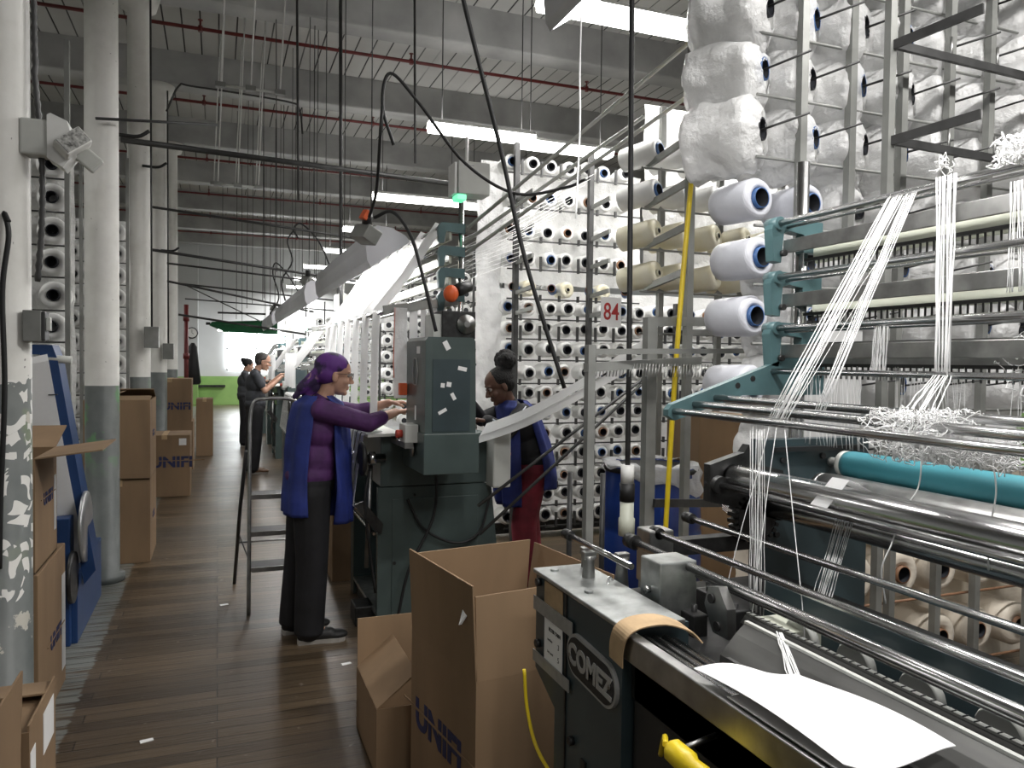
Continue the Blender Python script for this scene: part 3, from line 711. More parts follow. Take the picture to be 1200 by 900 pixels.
# ------------------------------------------------------------------ cardboard cartons
def logo(parent, c, right, up, size, body='UNIFI'):
    t = text(body, size, c, right, up, M['ink'], parent, 'printed_logo', .0008, bold=size*.035, sx=1.1)
    r, u = V(right).normalized(), V(up).normalized(); n = r.cross(u)
    w = size*2.1; c = V(c)+n*.001
    MB().bar(c-r*w+u*size*.13, c+r*w+u*size*.13, .0026, size*.06, up=u).build('logo_gap', M['carton'], parent)
    return t
def carton(x0, y0, w, d, h, z, ang, lab, flaps=None, seam=True, group=None, inner=False):
    """carton with its near left corner at x0,y0 turned by ang; w along x, d along y"""
    t = thing('cardboard_box', (0, 0, 0), lab, 'box', group)
    t.matrix_basis = T((x0, y0, z)) @ Matrix.Rotation(ang, 4, 'Z')
    W = t.matrix_basis; th = .006
    def bl(mb, nm, m, par=t):
        mb.v = [tuple(W @ V(v)) for v in mb.v]; return mb.build(nm, m, par)
    if flaps is None:
        mb = MB().box(0, w, 0, d, 0, h, bev=.004); bl(mb, 'carton', M['carton'])
        if seam: bl(MB().box(w*.5-.03, w*.5+.03, -.0015, d+.0015, h-.05, h+.0012), 'packing_tape', M['kraft'])
    else:
        mb = MB(); mb.box(0, w, 0, th, 0, h); mb.box(0, w, d-th, d, 0, h); mb.box(0, th, th, d-th, 0, h); mb.box(w-th, w, th, d-th, 0, h); mb.box(0, w, 0, d, 0, th)
        bl(mb, 'carton', M['carton'])
        for side, L, a in flaps:   # a = angle from straight up, outwards
            fm = MB(); s_, c_ = math.sin(a)*L, math.cos(a)*L
            if side == 'l': fm.bar((th/2, .004, h), (th/2-s_, .004, h+c_), th, .001); q = [(th/2, 0.003, h), (th/2, d-.003, h), (th/2-s_, d-.003, h+c_), (th/2-s_, .003, h+c_)]
            if side == 'r': q = [(w-th/2, 0.003, h), (w-th/2, d-.003, h), (w-th/2+s_, d-.003, h+c_), (w-th/2+s_, .003, h+c_)]
            if side == 'f': q = [(.003, th/2, h), (w-.003, th/2, h), (w-.003, th/2-s_, h+c_), (.003, th/2-s_, h+c_)]
            if side == 'b': q = [(.003, d-th/2, h), (w-.003, d-th/2, h), (w-.003, d-th/2+s_, h+c_), (.003, d-th/2+s_, h+c_)]
            q = [V(p) for p in q]; n = (q[1]-q[0]).cross(q[2]-q[1]).normalized()*th/2
            fm = MB().add([p-n for p in q]+[p+n for p in q], [(3, 2, 1, 0), (4, 5, 6, 7), (0, 1, 5, 4), (1, 2, 6, 5), (2, 3, 7, 6), (3, 0, 4, 7)])
            bl(fm, 'flap', M['carton'])
    return t, W

t, W = carton(.768, 2.275, .50, .55, .60, 0, math.radians(8), 'tall open cardboard carton with blue print beside the nearest machine',
              [('l', .31, .05), ('b', .30, -.10), ('f', .27, -.06), ('r', .28, .15)])
q = W @ V((-.0015, .30, .30)); r = (W.to_3x3() @ V((0, -1, 0)))
logo(t, q, r, (0, 0, 1), .15)
bl_ = MB().add([W @ V(p) for p in ((.03, .03, .3), (.25, .03, .3), (.2, .2, .72), (.02, .12, .70), (.04, .035, .3), (.26, .04, .3), (.21, .21, .72), (.03, .13, .70))], [(0, 1, 2, 3), (4, 5, 6, 7), (0, 1, 5, 4), (1, 2, 6, 5), (2, 3, 7, 6), (3, 0, 4, 7)])
bl_.build('plastic_liner', M['white'], t)
q = W @ V((-.004, .05, .80)); MB().add([q+V(p) for p in ((-.012, 0, 0), (-.012, .03, .012), (-.03, .012, -.03), (-.006, 0, 0), (-.006, .03, .012), (-.02, .012, -.03))], [(0, 1, 2), (3, 5, 4), (0, 1, 4, 3), (1, 2, 5, 4), (2, 0, 3, 5)]).build('torn_label', M['paper'], t)
t, W = carton(.575, 2.90, .42, .45, .27, 0, 0, 'small open cardboard box tucked behind the tall carton', [('b', .21, .05), ('l', .20, -.9), ('r', .2, .2)])
q = W @ V((.14, .10, .395)); MB().box(q.x-.03, q.x+.03, q.y, q.y+.03, q.z-.06, q.z-.057).build('label', M['paper'], t)

t, W = carton(-1.2, 3.72, .49, .62, .69, 0, 0, 'cardboard box with blue print, lower of the two beside the blue stand')
logo(t, (-.7085, 4.10, .30), (0, 1, 0), (0, 0, 1), .095)
MB().box(-.7095, -.7085, 4.24, 4.33, .08, .55).build('label', M['paperg'], t)
t, W = carton(-1.2, 3.72, .48, .47, .49, .695, 0, 'open cardboard box with raised flap, upper of the two beside the blue stand', [('b', .30, 1.3), ('r', .26, 1.45), ('l', .2, .4)])
logo(t, (-.7185, 3.99, .98), (0, 1, 0), (0, 0, 1), .075)
MB().box(-.7195, -.7185, 4.12, 4.17, .80, 1.06).build('label', M['paperg'], t)
t, W = carton(-.88, 2.72, .335, .41, .45, 0, 0, 'opened cardboard box with white label at the lower left corner', [('b', .16, -1.45), ('l', .33, -1.62), ('r', .02, 0)])
MB().box(-.5445, -.543, 2.92, 3.09, .28, .42).build('label', M['paper'], t)
MB().box(-.5445, -.543, 2.73, 2.80, .10, .38).build('torn_label', M['paper'], t)
carton(-.96, 2.26, .405, .40, .42, 0, 0, 'cardboard box with upright flap at the very lower left edge', [('r', .25, .03), ('b', .1, .3)])
# stacks beyond the second column
t, W = carton(-.95, 6.63, .455, .62, .66, 0, 0, 'cardboard box behind the green patched column, lower of its stack')
logo(t, (-.4935, 6.95, .33), (0, 1, 0), (0, 0, 1), .07)
t, W = carton(-.96, 6.62, .465, .63, .62, .665, 0, 'cardboard box behind the green patched column, upper of its stack', [('l', .25, -1.35), ('f', .2, -1.45), ('b', .2, -1.2)])
logo(t, (-.4935, 6.95, 1.0), (0, 1, 0), (0, 0, 1), .07)
t, W = carton(-.85, 9.70, .55, .60, .72, 0, 0, 'low cardboard box with large blue print farther down the aisle')
logo(t, (-.50, 9.698, .40), (1, 0, 0), (0, 0, 1), .17)
MB().box(-.42, -.34, 9.6975, 9.6985, .60, .68).build('label', M['paper'], t)
t, W = carton(-.95, 12.0, .62, .60, .70, 0, 0, 'dark cardboard box at the bottom of the farthest stack', seam=False)
t, W = carton(-.93, 12.0, .58, .60, .62, .70, 0, 'cardboard box on top of the farthest stack with blue print')
logo(t, (-.55, 11.998, .92), (1, 0, 0), (0, 0, 1), .14)
t, W = carton(-.33, 13.6, .26, .5, .95, 0, 0, 'narrow upright carton beside the farthest stack')
carton(2.62, 3.75, .40, .30, 1.32, 0, .1, 'tall upright cardboard carton behind the blue drum', seam=False)
carton(.93, 21.5, .35, .4, .75, 0, 0, 'small upright carton at the far end by the green wall')
carton(.78, 5.62, .16, .4, .62, 0, 0, 'cardboard sheet standing beside the legs of machine 84', seam=False)

# ------------------------------------------------------------------ the nearest knitting machine
t = thing('knitting_machine', (1.4, 1.2, 0), 'long dark teal warp knitting machine filling the lower right, with oval nameplate', 'knitting machine')
NM = t
P = lambda mb, n, m, par=None: mb.build(n, M[m], par or t)
mb = MB().prism([(2.06, 1.0), (1.545, 1.0), (1.545, .62), (1.60, .60), (1.60, 0), (1.92, 0), (1.92, .655), (2.06, .72)], 'x', .88, 1.06); cab = P(mb, 'end_cabinet', 'teald')
mb = MB(); mb.box(.872, 1.045, 1.535, 2.07, 1.0, 1.012, bev=.003)
for y in (1.58, 1.80, 2.02): mb.cyl((.92, y, 1.012), (.92, y, 1.018), .012, n=12)
P(mb, 'top_plate', 'galv', cab)
mb = MB(); mb.box(.876, .88, 1.845, 1.852, .0, 1.0); mb.box(.874, .88, 1.72, 1.745, 0, .60); P(mb, 'panel_seam', 'iron', cab)
for y, z in ((2.03, .80), (2.03, .98), (1.80, .62), (1.57, .97), (1.58, .64), (1.62, .5)): P(MB().cyl((.88, y, z), (.866, y, z), .012, n=6), 'bolt', 'iron', cab)
# oval nameplate
def stadium(cy, cz, L, h, n=14, tilt=0.):
    pts = []
    for s in (1, -1):
        for i in range(n+1):
            a = -PI/2+PI*i/n
            y, z = s*(L/2-h/2+math.cos(a)*h/2), s*math.sin(a)*h/2
            pts.append((cy+y*math.cos(tilt)-z*math.sin(tilt), cz+y*math.sin(tilt)+z*math.cos(tilt)))
    return pts
mb = MB().prism(stadium(1.69, .853, .27, .112, tilt=.06), 'x', .870, .88); npl = P(mb, 'nameplate', 'alu', cab)
t = cab
mb = MB().prism(stadium(1.69, .853, .252, .096, tilt=.06), 'x', .8675, .8702); mb.build('nameplate_face', M['black'], NM)
text('COMEZ', .074, (.8668, 1.69, .852), (0, -1, -.06), (0, 0, 1), M['alu'], NM, 'nameplate_lettering', .0015, bold=.0028, sx=.92)
mb = MB()
for y in (1.583, 1.797): mb.cyl((.8675, y, .853), (.865, y, .853), .006, n=10)
mb.build('nameplate_rivets', M['steel2'], NM)
t = NM
# notice taped on the cabinet
nt_ = thing('paper_notice', (.878, 1.93, .83), 'white typed paper notice taped to the machine cabinet', 'paper')
MB().box(.8745, .8765, 1.865, 1.985, .765, .905).build('sheet', M['paper'], nt_)
text('FILTER YARN', .0135, (.8742, 1.915, .868), (0, -1, 0), (0, 0, 1), M['inkk'], nt_, 'heading', .0003, bold=.0006)
text('machine', .010, (.8742, 1.945, .838), (0, -1, 0), (0, 0, 1), M['inkk'], nt_, 'line_of_print', .0003)
text('3', .022, (.8742, 1.888, .835), (0, -1, 0), (0, 0, 1), M['inkk'], nt_, 'line_of_print', .0003)
text('bars used', .010, (.8742, 1.942, .803), (0, -1, 0), (0, 0, 1), M['inkk'], nt_, 'line_of_print', .0003)
text('5', .022, (.8742, 1.888, .80), (0, -1, 0), (0, 0, 1), M['inkk'], nt_, 'line_of_print', .0003)
one(MB().box(.871, .874, 1.80, 2.06, .895, .935, T((0, 0, 0))), 'duct_tape', M['tape'], 'strip of silver tape above the paper notice', 'tape')
one(MB().box(.871, .874, 1.815, 2.06, .742, .775), 'duct_tape', M['tape'], 'strip of silver tape below the paper notice', 'tape')
one(MB().box(.8755, .8785, 1.87, 1.99, .93, .995), 'old_sticker', M['kraft'], 'brown faded picture sticker above the paper notice', 'sticker')
# bed, apron and front rail
NE = .0
mb = MB(); mb.box(.905, .915, NE, 1.53, .10, .955); P(mb, 'apron', 'black')
mb = MB(); mb.box(.876, .906, NE, 1.535, .938, .998, bev=.003)
P(mb, 'front_rail', 'steel2')
mb = MB(); mb.box(.905, 1.75, NE, 2.05, .84, .925); mb.box(1.05, 1.7, NE, 2.05, .3, .85); P(mb, 'machine_bed', 'iron')
for x, z, r in ((.928, .982, .008), (.955, .976, .011), (.985, .972, .011), (1.012, .965, .008)):
    P(MB().cyl((x, NE, z), (x, 1.53, z), r, n=14), 'polished_rod', 'steel')
mb = MB().prism([(1.04, .92), (1.045, .975), (1.085, 1.018), (1.112, 1.040), (1.122, 1.036), (1.128, .92)], 'y', NE, 1.40)
P(mb, 'needle_bar', 'bed')
mb = MB(); mb.box(1.108, 1.118, NE, 1.40, 1.038, 1.044); P(mb, 'bar_edge', 'boxg')
mb = MB().prism([(1.165, .92), (1.175, 1.00), (1.190, 1.018), (1.204, 1.018), (1.210, 1.0), (1.215, .92)], 'y', NE, 1.50); P(mb, 'sinker_bar', 'bed')
mb = MB(); mb.box(1.192, 1.203, NE, 1.50, 1.017, 1.023); P(mb, 'bar_edge', 'boxg')
mb = MB()
for k in range(70): mb.box(1.191, 1.204, 1.49-.021*k, 1.492-.021*k, 1.0225, 1.0245)
tag(P(mb, 'scale_marks', 'black'), kind='stuff')
for k in range(9):
    y = 1.36-.15*k; mb = MB()
    pl = [(y, .985), (y-.143, .985), (y-.143, .945), (y-.08, .938), (y-.075, .948), (y-.065, .948), (y-.06, .938), (y, .945)]
    mb.prism(pl, 'x', 1.030, 1.040) if k != 5 else mb.prism([(y, .98), (y-.10, .98), (y-.10, .93), (y, .93)], 'x', 1.030, 1.036)
    P(mb, 'scalloped_plate', 'bed' if k != 5 else 'black')
for k in range(8):
    y = 1.42-.165*k
    P(MB().lathe((1.28, y, .975), (1, 0, .15), [(0, .045), (.004, .048), (.02, .048), (.022, .03)], 18), 'pattern_disc', 'boxg')
mb = MB(); mb.box(1.33, 1.37, NE, 1.6, .92, 1.06); mb.box(1.37, 1.60, NE, 1.6, .92, .97); P(mb, 'rear_bar', 'teald')
# bearing blocks, levers and clutter at the cabinet end of the bed
mb = MB(); mb.box(1.075, 1.19, 1.70, 1.80, .92, 1.10, bev=.005); P(mb, 'bearing_block', 'galv')
mb = MB(); mb.box(1.215, 1.30, 1.98, 2.06, .95, 1.115, bev=.005); P(mb, 'bearing_block', 'steel2')
mb = MB().prism([(1.48, .97), (1.54, .97), (1.575, 1.03), (1.56, 1.075), (1.52, 1.085), (1.485, 1.04)], 'x', 1.125, 1.15); P(mb, 'lever_plate', 'steel2')
for y, z in ((1.545, 1.05), (1.52, .99)): P(MB().cyl((1.12, y, z), (1.126, y, z), .012, n=12), 'cap_screw', 'black')
P(MB().cyl((1.06, 1.75, 1.02), (1.075, 1.75, 1.02), .010, n=12), 'cap_screw', 'steel')
for x, y, h in ((.985, 1.93, 1.075), (1.075, 1.90, 1.07), (1.03, 2.03, 1.06), (1.15, 1.86, 1.06)):
    mb = MB(); mb.lathe((x, y, .93), (0, 0, 1), [(0, .020), (.03, .022), (h-.95, .016), (h-.93, .020)], 14); mb.box(x-.02, x+.02, y-.012, y+.012, h-.01, h+.012, bev=.003); P(mb, 'lever_post', 'steel2')
for i in range(10):
    x = 1.06+.07*(i % 5)+random.uniform(-.02, .02); y = 1.62+.09*(i//5)*2+random.uniform(-.03, .12)
    mb = MB(); mb.box(x-.022, x+.022, y-.03, y+.03, .92, .95+random.uniform(0, .05), bev=.004); mb.cyl((x, y, .95), (x, y, 1.0), .008, n=8); P(mb, 'linkage', random.choice(['iron', 'steel2', 'black']))
P(MB().tube(spline([(1.02, 1.80, .94), (1.0, 1.84, 1.0), (1.03, 1.88, 1.02), (1.05, 1.84, .94)], 6), .003, 6), 'spring_wire', 'steel')
mb = MB().prism([(1.40, .93), (1.52, .93), (1.52, 1.0), (1.40, 1.0)], 'x', 1.21, 1.38); P(mb, 'cam_block', 'bar')
for x, y in ((1.40, 1.72), (1.46, 1.80), (1.52, 1.66), (1.45, 1.60)):
    P(MB().lathe((x, y, .97), (.2, -1, .1), [(0, .022), (.03, .024), (.035, .014), (.06, .014)], 14), 'knob', 'black')
mb = MB(); mb.bar((1.36, 2.10, 1.03), (1.72, 2.10, 1.03), .05, .05); P(mb, 'cross_tie', 'iron')
mb = MB().lathe((1.66, 2.04, 1.12), (0, 1, 0), [(0, .075), (.02, .08), (.04, .075)], 30)
for k in range(26):
    a = 2*PI*k/26; mb.box(-.006, .006, .0, .04, .078, .092, T((1.66, 2.04, 1.12)) @ Matrix.Rotation(a, 4, 'Y'))
P(mb, 'chain_sprocket', 'iron')
# long rods over the bed
for x, z, y1, r in ((.99, 1.100, 2.06, .0085), (1.165, 1.085, 1.98, .0125), (1.19, 1.060, 1.72, .007), (1.25, 1.105, 1.98, .010), (1.42, 1.125, 2.06, .0095)):
    mb = MB().cyl((x, NE if x > 1 else 1.70, z), (x, y1, z), r, n=14); rd = P(mb, 'long_rod', 'steel')
    P(MB().cyl((x, y1, z), (x, y1+.04, z), r*1.8, n=14), 'rod_collar', 'iron', rd)
P(MB().box(1.13, 1.20, .69, .73, .93, 1.11, bev=.004), 'rod_clamp', 'black')
# torn cardboard guard at the rail corner
mb = MB().strip(spline([(.866, 1.55, .925), (.864, 1.545, .965), (.868, 1.53, 1.004), (.90, 1.525, 1.022), (.96, 1.515, 1.026), (1.01, 1.49, 1.012), (1.03, 1.475, .99)], 5), .062, (0, 1, .1), .003)
one(mb, 'cardboard_guard', M['kraft'], 'torn tan cardboard wrapped over the rail corner beside the nameplate', 'cardboard')
# upright end frame with rollers
mb = MB().prism([(1.69, .0), (1.69, 1.37), (2.16, 1.37), (2.16, .0)], 'y', 2.07, 2.12); fr_ = P(mb, 'end_frame', 'teald')
mb = MB(); mb.box(1.74, 2.12, 2.055, 2.072, 1.33, 1.345)
P(mb, 'slot', 'black', fr_)
for x, z in ((1.78, 1.30), (1.95, 1.31), (2.05, 1.14), (1.76, 1.05), (1.83, .72)): P(MB().cyl((x, 2.072, z), (x, 2.06, z), .010, n=10), 'bolt', 'black', fr_)
P(MB().box(1.84, 2.30, 1.92, 2.10, .30, .70, bev=.006), 'gear_box', 'teald')
for x, z, r, m, y1, nm in ((1.99, 1.288, .047, 'roll', 1.99, 'rubber_roller'), (1.90, 1.213, .050, 'steel2', 2.0, 'steel_roller'), (1.72, 1.15, .032, 'steel', 2.05, 'lower_roller'), (1.56, 1.255, .044, 'steel', 2.04, 'front_roller')):
    rl = P(MB().lathe((x, NE-.1, z), (0, 1, 0), [(0, r), (y1-NE+.08, r), (y1-NE+.1, r*.93)], 36), nm, m)
    P(MB().lathe((x, y1, z), (0, 1, 0), [(0, r*.98), (.02, r*.95), (.022, r*.35), (.08, r*.35)], 20), 'journal', 'boxg' if m == 'roll' else 'steel2', rl)
P(MB().cyl((1.50, NE, 1.235), (1.50, 2.04, 1.235), .0105, n=14), 'stop_rod', 'steel')
P(MB().cyl((1.62, NE, 1.245), (1.62, 2.04, 1.245), .020, n=14), 'stop_rod', 'steel2')
mb = MB().prism([(1.47, 1.18), (1.47, 1.30), (1.60, 1.335), (1.62, 1.36), (1.63, 1.30), (1.76, 1.27), (1.76, 1.10), (1.56, 1.16)], 'y', 2.04, 2.075); P(mb, 'roller_arm', 'iron')
P(MB().lathe((1.50, 2.02, 1.235), (0, 1, 0), [(0, .028), (.05, .032), (.055, .02)], 20), 'rod_collar', 'iron')
# mast with three teal brackets, guide rails and rods
P(MB().cyl((1.885, 2.12, .3), (1.885, 2.12, 2.32), .022, n=18), 'mast', 'steel')
for k, z in enumerate((2.095, 1.915, 1.745)):
    br = MB()
    br.prism([(1.735, z-.125), (1.765, z-.13), (1.775, z-.03), (1.80, z-.022), (1.86, z-.03), (1.86, z-.09), (1.94, z-.09), (1.94, z+.015), (1.76, z+.02), (1.735, z+.008), (1.725, z-.02)], 'y', 2.08, 2.12)
    bk = P(br, 'bracket', 'tealg'); MB().lathe((1.752, 2.07, z-.0), (0, 1, 0), [(0, .022), (.06, .022)], 16).build('boss', M['tealg'], bk)
    MB().cyl((1.765, 2.06, z-.10), (1.765, 2.075, z-.10), .011, n=8).build('bolt', M['iron'], bk)
    P(MB().cyl((1.752, NE, z), (1.752, 2.08, z), .0105, n=14), 'guide_rod', 'steel')
    P(MB().cyl((1.79, NE, z-.01), (1.79, 2.08, z-.01), .006, n=10), 'guide_rod', 'steel')
    mb = MB(); mb.box(1.772, 1.782, NE, 2.08, z-.100, z-.055, bev=.002); P(mb, 'jack_rail', 'steel2')
    mb = MB(); mb.box(1.90, 1.915, NE, 2.08, z-.125, z-.045, bev=.002)
    P(mb, 'guide_bar', 'bar' if k < 2 else 'steel2')
    mb = MB()
    for q in range(90): 
        y = 2.0-q*.0215; mb.box(1.83, 1.836, y, y+.0028, z-.165, z-.12)
    mb.box(1.826, 1.84, NE, 2.04, z-.128, z-.118); tag(P(mb, 'thread_guides', 'rackd'), kind='stuff')
# sloping teal arm with its rods
mb = MB().prism([(1.335, 1.455), (1.335, 1.475), (1.35, 1.492), (1.70, 1.61), (1.93, 1.695), (1.96, 1.695), (1.96, 1.52), (1.62, 1.52), (1.40, 1.452), (1.36, 1.44)], 'y', 2.08, 2.11); am = P(mb, 'lower_arm', 'tealg')
mb = MB()
for x, z in ((1.66, 1.575), (1.60, 1.552)): mb.cyl((x, 2.079, z), (x, 2.085, z), .010, n=12)
P(mb, 'arm_holes', 'black', am)
for x, z, r in ((1.358, 1.470, .0105), (1.435, 1.492, .012), (1.515, 1.512, .011), (1.74, 1.60, .0095)):
    P(MB().cyl((x, NE, z), (x, 2.08, z), r, n=14), 'guide_rod', 'steel')

# sheet of paper on the bed
mb = MB(); nx, ny = 18, 14; vs = []
c0, c1, c2, c3 = V((.885, 1.27, 1.012)), V((1.07, 1.19, 1.012)), V((1.07, .84, 1.012)), V((.885, .88, 1.012))
for lay in (0, -.0015):
    for j in range(ny+1):
        for i in range(nx+1):
            u, w_ = i/nx, j/ny; p = (c0*(1-w_)+c1*w_)*(1-u)+(c3*(1-w_)+c2*w_)*u
            vs.append(p+V((0, 0, .004+lay+.016*math.sin(PI*u)*math.sin(w_*2.6)+.012*math.sin(w_*5+u*3)+.02*max(0, w_-.7))))
n = nx+1; N = n*(ny+1)
fs = [(j*n+i, j*n+i+1, (j+1)*n+i+1, (j+1)*n+i) for j in range(ny) for i in range(nx)]; fs += [tuple(N+k for k in reversed(f)) for f in fs]
mb.add(vs, fs, True)
PM = mb
pp = one(mb, 'drawing_sheet', M['paper'], 'large curling white paper sheet lying on the machine rail', 'paper')
ln = MB()
for k in range(9):
    y = 1.16-.032*k; ln.bar((.95, y, 1.0295), (.99+.01*(k % 3), y-.012, 1.0295), .0012, .0006)
one(MB().box(.883, .925, .86, 1.16, 1.003, 1.005), 'paper_sheet', M['paperg'], 'grey stained sheet under the curling white paper', 'paper')

# ------------------------------------------------------------------ machines down the line
def knit_machine(Y0, Y1, lab, hz, boxz, full):
    t = thing('knitting_machine', (1.2, (Y0+Y1)/2, 0), lab, 'knitting machine')
    P = lambda mb, n, m, par=None: mb.build(n, M[m], par or t)
    for a, b_, nm in ((Y0, Y0+.04, 'front'), (Y1-.45, Y1, 'rear')):
        P(MB().prism([(.88, 0), (1.74, 0), (1.63, .45), (1.585, .87), (.88, .87)], 'y', a, b_), 'end_plate', 'teal')
    P(MB().box(1.12, 1.58, Y0+.04, Y0+.96, 0, .87), 'pedestal', 'teal')
    P(MB().box(.88, 1.12, Y0+.84, Y0+.96, .0, .98, bev=.004), 'frame_post', 'teal')
    P(MB().box(1.10, 1.118, Y0+.05, Y0+.83, .12, .86), 'inner_panel', 'lblue')
    P(MB().box(.88, 1.10, Y0+.04, Y0+.84, .10, .12), 'drip_tray', 'galv')
    P(MB().box(.90, 1.10, Y0+.04, Y0+.84, .0, .10), 'base_rail', 'iron')
    P(MB().box(.895, 1.56, Y0, Y0+.55, .875, 1.185, bev=.006), 'gear_housing', 'teal')
    P(MB().box(.965, 1.50, Y0-.006, Y0+.001, .06, .80, bev=.003), 'access_door', 'teal')
    mb = MB(); mb.cyl((.98, Y0-.012, .42), (.98, Y0, .42), .010, n=10); mb.cyl((1.10, Y0-.008, .82), (1.10, Y0, .82), .008, n=8); P(mb, 'door_knob', 'black')
    P(MB().box(1.0, 1.5, Y0+.55, Y1, .90, 1.08, bev=.006), 'machine_bed', 'iron')
    P(MB().box(1.15, 1.45, Y0+1.0, Y1-.45, .2, .9), 'lower_body', 'teald')
    # gear column standing before the end
    h = P(MB().prism([(1.035, 1.03), (1.035, hz-.02), (1.05, hz), (1.30, hz), (1.315, hz-.02), (1.325, 1.03)], 'y', Y0-.48, Y0-.05), 'gear_column', 'teal')
    P(MB().box(1.025, 1.335, Y0-.50, Y0-.01, 1.01, 1.23, bev=.004), 'column_base', 'teal', h)
    P(MB().box(1.075, 1.285, Y0-.484, Y0-.479, 1.24, hz-.12), 'column_cover', 'teald', h)
    if full:
        mb = MB()
        for x, z, w, hh, a in ((1.15, hz-.045, .028, .05, -.5), (1.24, hz-.17, .05, .022, .2), (1.13, hz-.26, .022, .024, .1), (1.165, hz-.255, .026, .026, .15), (1.19, hz-.32, .020, .04, -.5), (1.13, hz-.40, .05, .018, -.5)):
            mb.box(-w/2, w/2, -.002, 0, -hh/2, hh/2, T((x, Y0-.484, z)) @ Matrix.Rotation(a, 4, 'Y'))
        P(mb, 'stickers', 'paper', h)
        mb = MB(); mb.box(1.031, 1.035, Y0-.36, Y0-.30, hz-.09, hz-.05); mb.box(1.031, 1.035, Y0-.28, Y0-.265, hz-.46, hz-.38); P(mb, 'stickers', 'paper', h)
        mb = MB()
        hx = [(Y0-.27+.055*math.cos(PI/3*k), hz-.19+.085*math.sin(PI/3*k)) for k in range(7)]
        for p, q in zip(hx, hx[1:]): mb.bar((1.031, p[0], p[1]), (1.031, q[0], q[1]), .005, .004, up=(1, 0, 0))
        P(mb, 'outlined_hexagon', 'tape', h)
        P(MB().lathe((1.02, Y0-.27, 1.13), (-1, 0, 0), [(0, .045), (.01, .045), (.015, .02)], 20), 'dial', 'steel2', h)
    # drive box with a toothed dial
    P(MB().box(1.20, 1.40, Y0-.22, Y0+.05, hz+.0, hz+.16, bev=.004), 'drive_box', 'iron')
    P(MB().lathe((1.34, Y0-.22, hz+.085), (0, -1, 0), [(0, .055), (.02, .055), (.025, .02), (.03, .018)], 24), 'toothed_dial', 'steel2')
    P(MB().box(1.15, 1.21, Y0-.20, Y0-.02, hz, hz+.14, bev=.004), 'drive_cover', 'boxg')
    # hand wheel
    wh = P(MB().lathe((.765, Y0-.03, 1.05), (1, 0, 0), [(0, .085), (.008, .100), (.022, .100), (.03, .085), (.03, .03)], 30), 'hand_wheel', 'black')
    P(MB().lathe((.795, Y0-.03, 1.05), (1, 0, 0), [(0, .022), (.02, .024), (.022, .038), (.06, .040), (.062, .028), (.12, .026)], 20), 'wheel_hub', 'steel', wh)
    P(MB().cyl((.82, Y0+.02, .40), (.84, Y0+.02, 1.02), .014, n=12), 'drive_shaft', 'steel2')
    P(MB().tube(spline([(.83, Y0, .98), (.80, Y0-.02, .8), (.83, Y0, .55), (.87, Y0, .25)], 6), .008, 8), 'cable', 'black')
    # switch box and cloth table
    sb = P(MB().box(.955, 1.03, Y0-.36, Y0-.22, 1.17, 1.27, bev=.004), 'switch_box', 'boxg')
    P(MB().lathe((.955, Y0-.29, 1.215), (-1, 0, 0), [(0, .022), (.03, .024), (.035, .02)], 16), 'stop_button', 'red', sb)
    P(MB().box(.955, 1.0, Y0-.36, Y0+.1, 1.14, 1.17), 'switch_bracket', 'steel2')
    P(MB().prism([(.80, 1.195), (1.0, 1.20), (1.0, 1.185), (.80, 1.18)], 'y', Y0-.10, Y0+.95), 'cloth_table', 'boxg')
    P(MB().prism([(.75, .74), (.87, .62), (.88, .63), (.76, .755)], 'y', Y0+.02, Y0+.95), 'take_down_plate', 'galv')
    for x, z in ((.755, .76), (.80, .715), (.85, .67), (.86, .60)): P(MB().cyl((x, Y0, z), (x, Y0+.95, z), .010, n=10), 'take_down_rod', 'steel')
    P(MB().prism([(.74, .78), (.86, .62), (.90, .60), (.91, .66), (.79, .80)], 'y', Y0-.02, Y0), 'side_plate', 'iron')
    # knitted bands running down from the table
    for k in range(7):
        y = Y0+.03+.13*k
        P(MB().strip([(.90, y, 1.204), (.81, y, 1.206), (.792, y, 1.18), (.76, y, .98), (.735, y, .775), (.765, y, .75), (.86, y, .665)], .085, (0, 1, 0), .002), 'knitted_band', 'ribbon')
    # mast, brackets, rails
    for yy in (Y0, Y1): P(MB().cyl((1.375, yy, 1.1), (1.375, yy, boxz), .018, n=14), 'mast', 'steel')
    for j, z in enumerate((boxz-.17, boxz-.31, boxz-.44, boxz-.58)):
        br = MB().prism([(1.235, z-.10), (1.262, z-.10), (1.275, z-.03), (1.395, z-.04), (1.395, z+.02), (1.245, z+.02), (1.225, z-.01)], 'y', Y0-.02, Y0+.02); P(br, 'bracket', 'tealg')
        P(MB().cyl((1.25, Y0, z), (1.25, Y1, z), .010, n=10), 'guide_rod', 'steel')
        P(MB().box(1.30, 1.315, Y0, Y1, z-.08, z-.02), 'guide_bar', 'bar')
        P(MB().box(1.265, 1.275, Y0, Y1, z-.09, z-.05), 'jack_rail', 'steel2')
    za = boxz-.61
    P(MB().bar((1.40, Y0, za), (.905, Y0, za-.075), .02, .05), 'lower_arm', 'rack'); P(MB().bar((1.40, Y1, za), (.86, Y1, za-.075), .02, .05), 'lower_arm', 'rack')
    for x, z in ((.915, za-.085), (1.02, za-.065), (1.14, za-.05)): P(MB().cyl((x, Y0, z), (x, Y1, z), .009, n=10), 'guide_rod', 'steel')
    cb = P(MB().box(1.305, 1.50, Y0-.16, Y0-.02, boxz, boxz+.19, bev=.005), 'control_box', 'boxg')
    P(MB().box(1.285, 1.300, Y0-.15, Y0-.02, boxz+.0, boxz+.18), 'box_hinge', 'white', cb)
    P(MB().box(1.30, 1.36, Y0-.15, Y0-.05, boxz-.035, boxz-.002, bev=.006), 'indicator_lamp', 'led', cb)
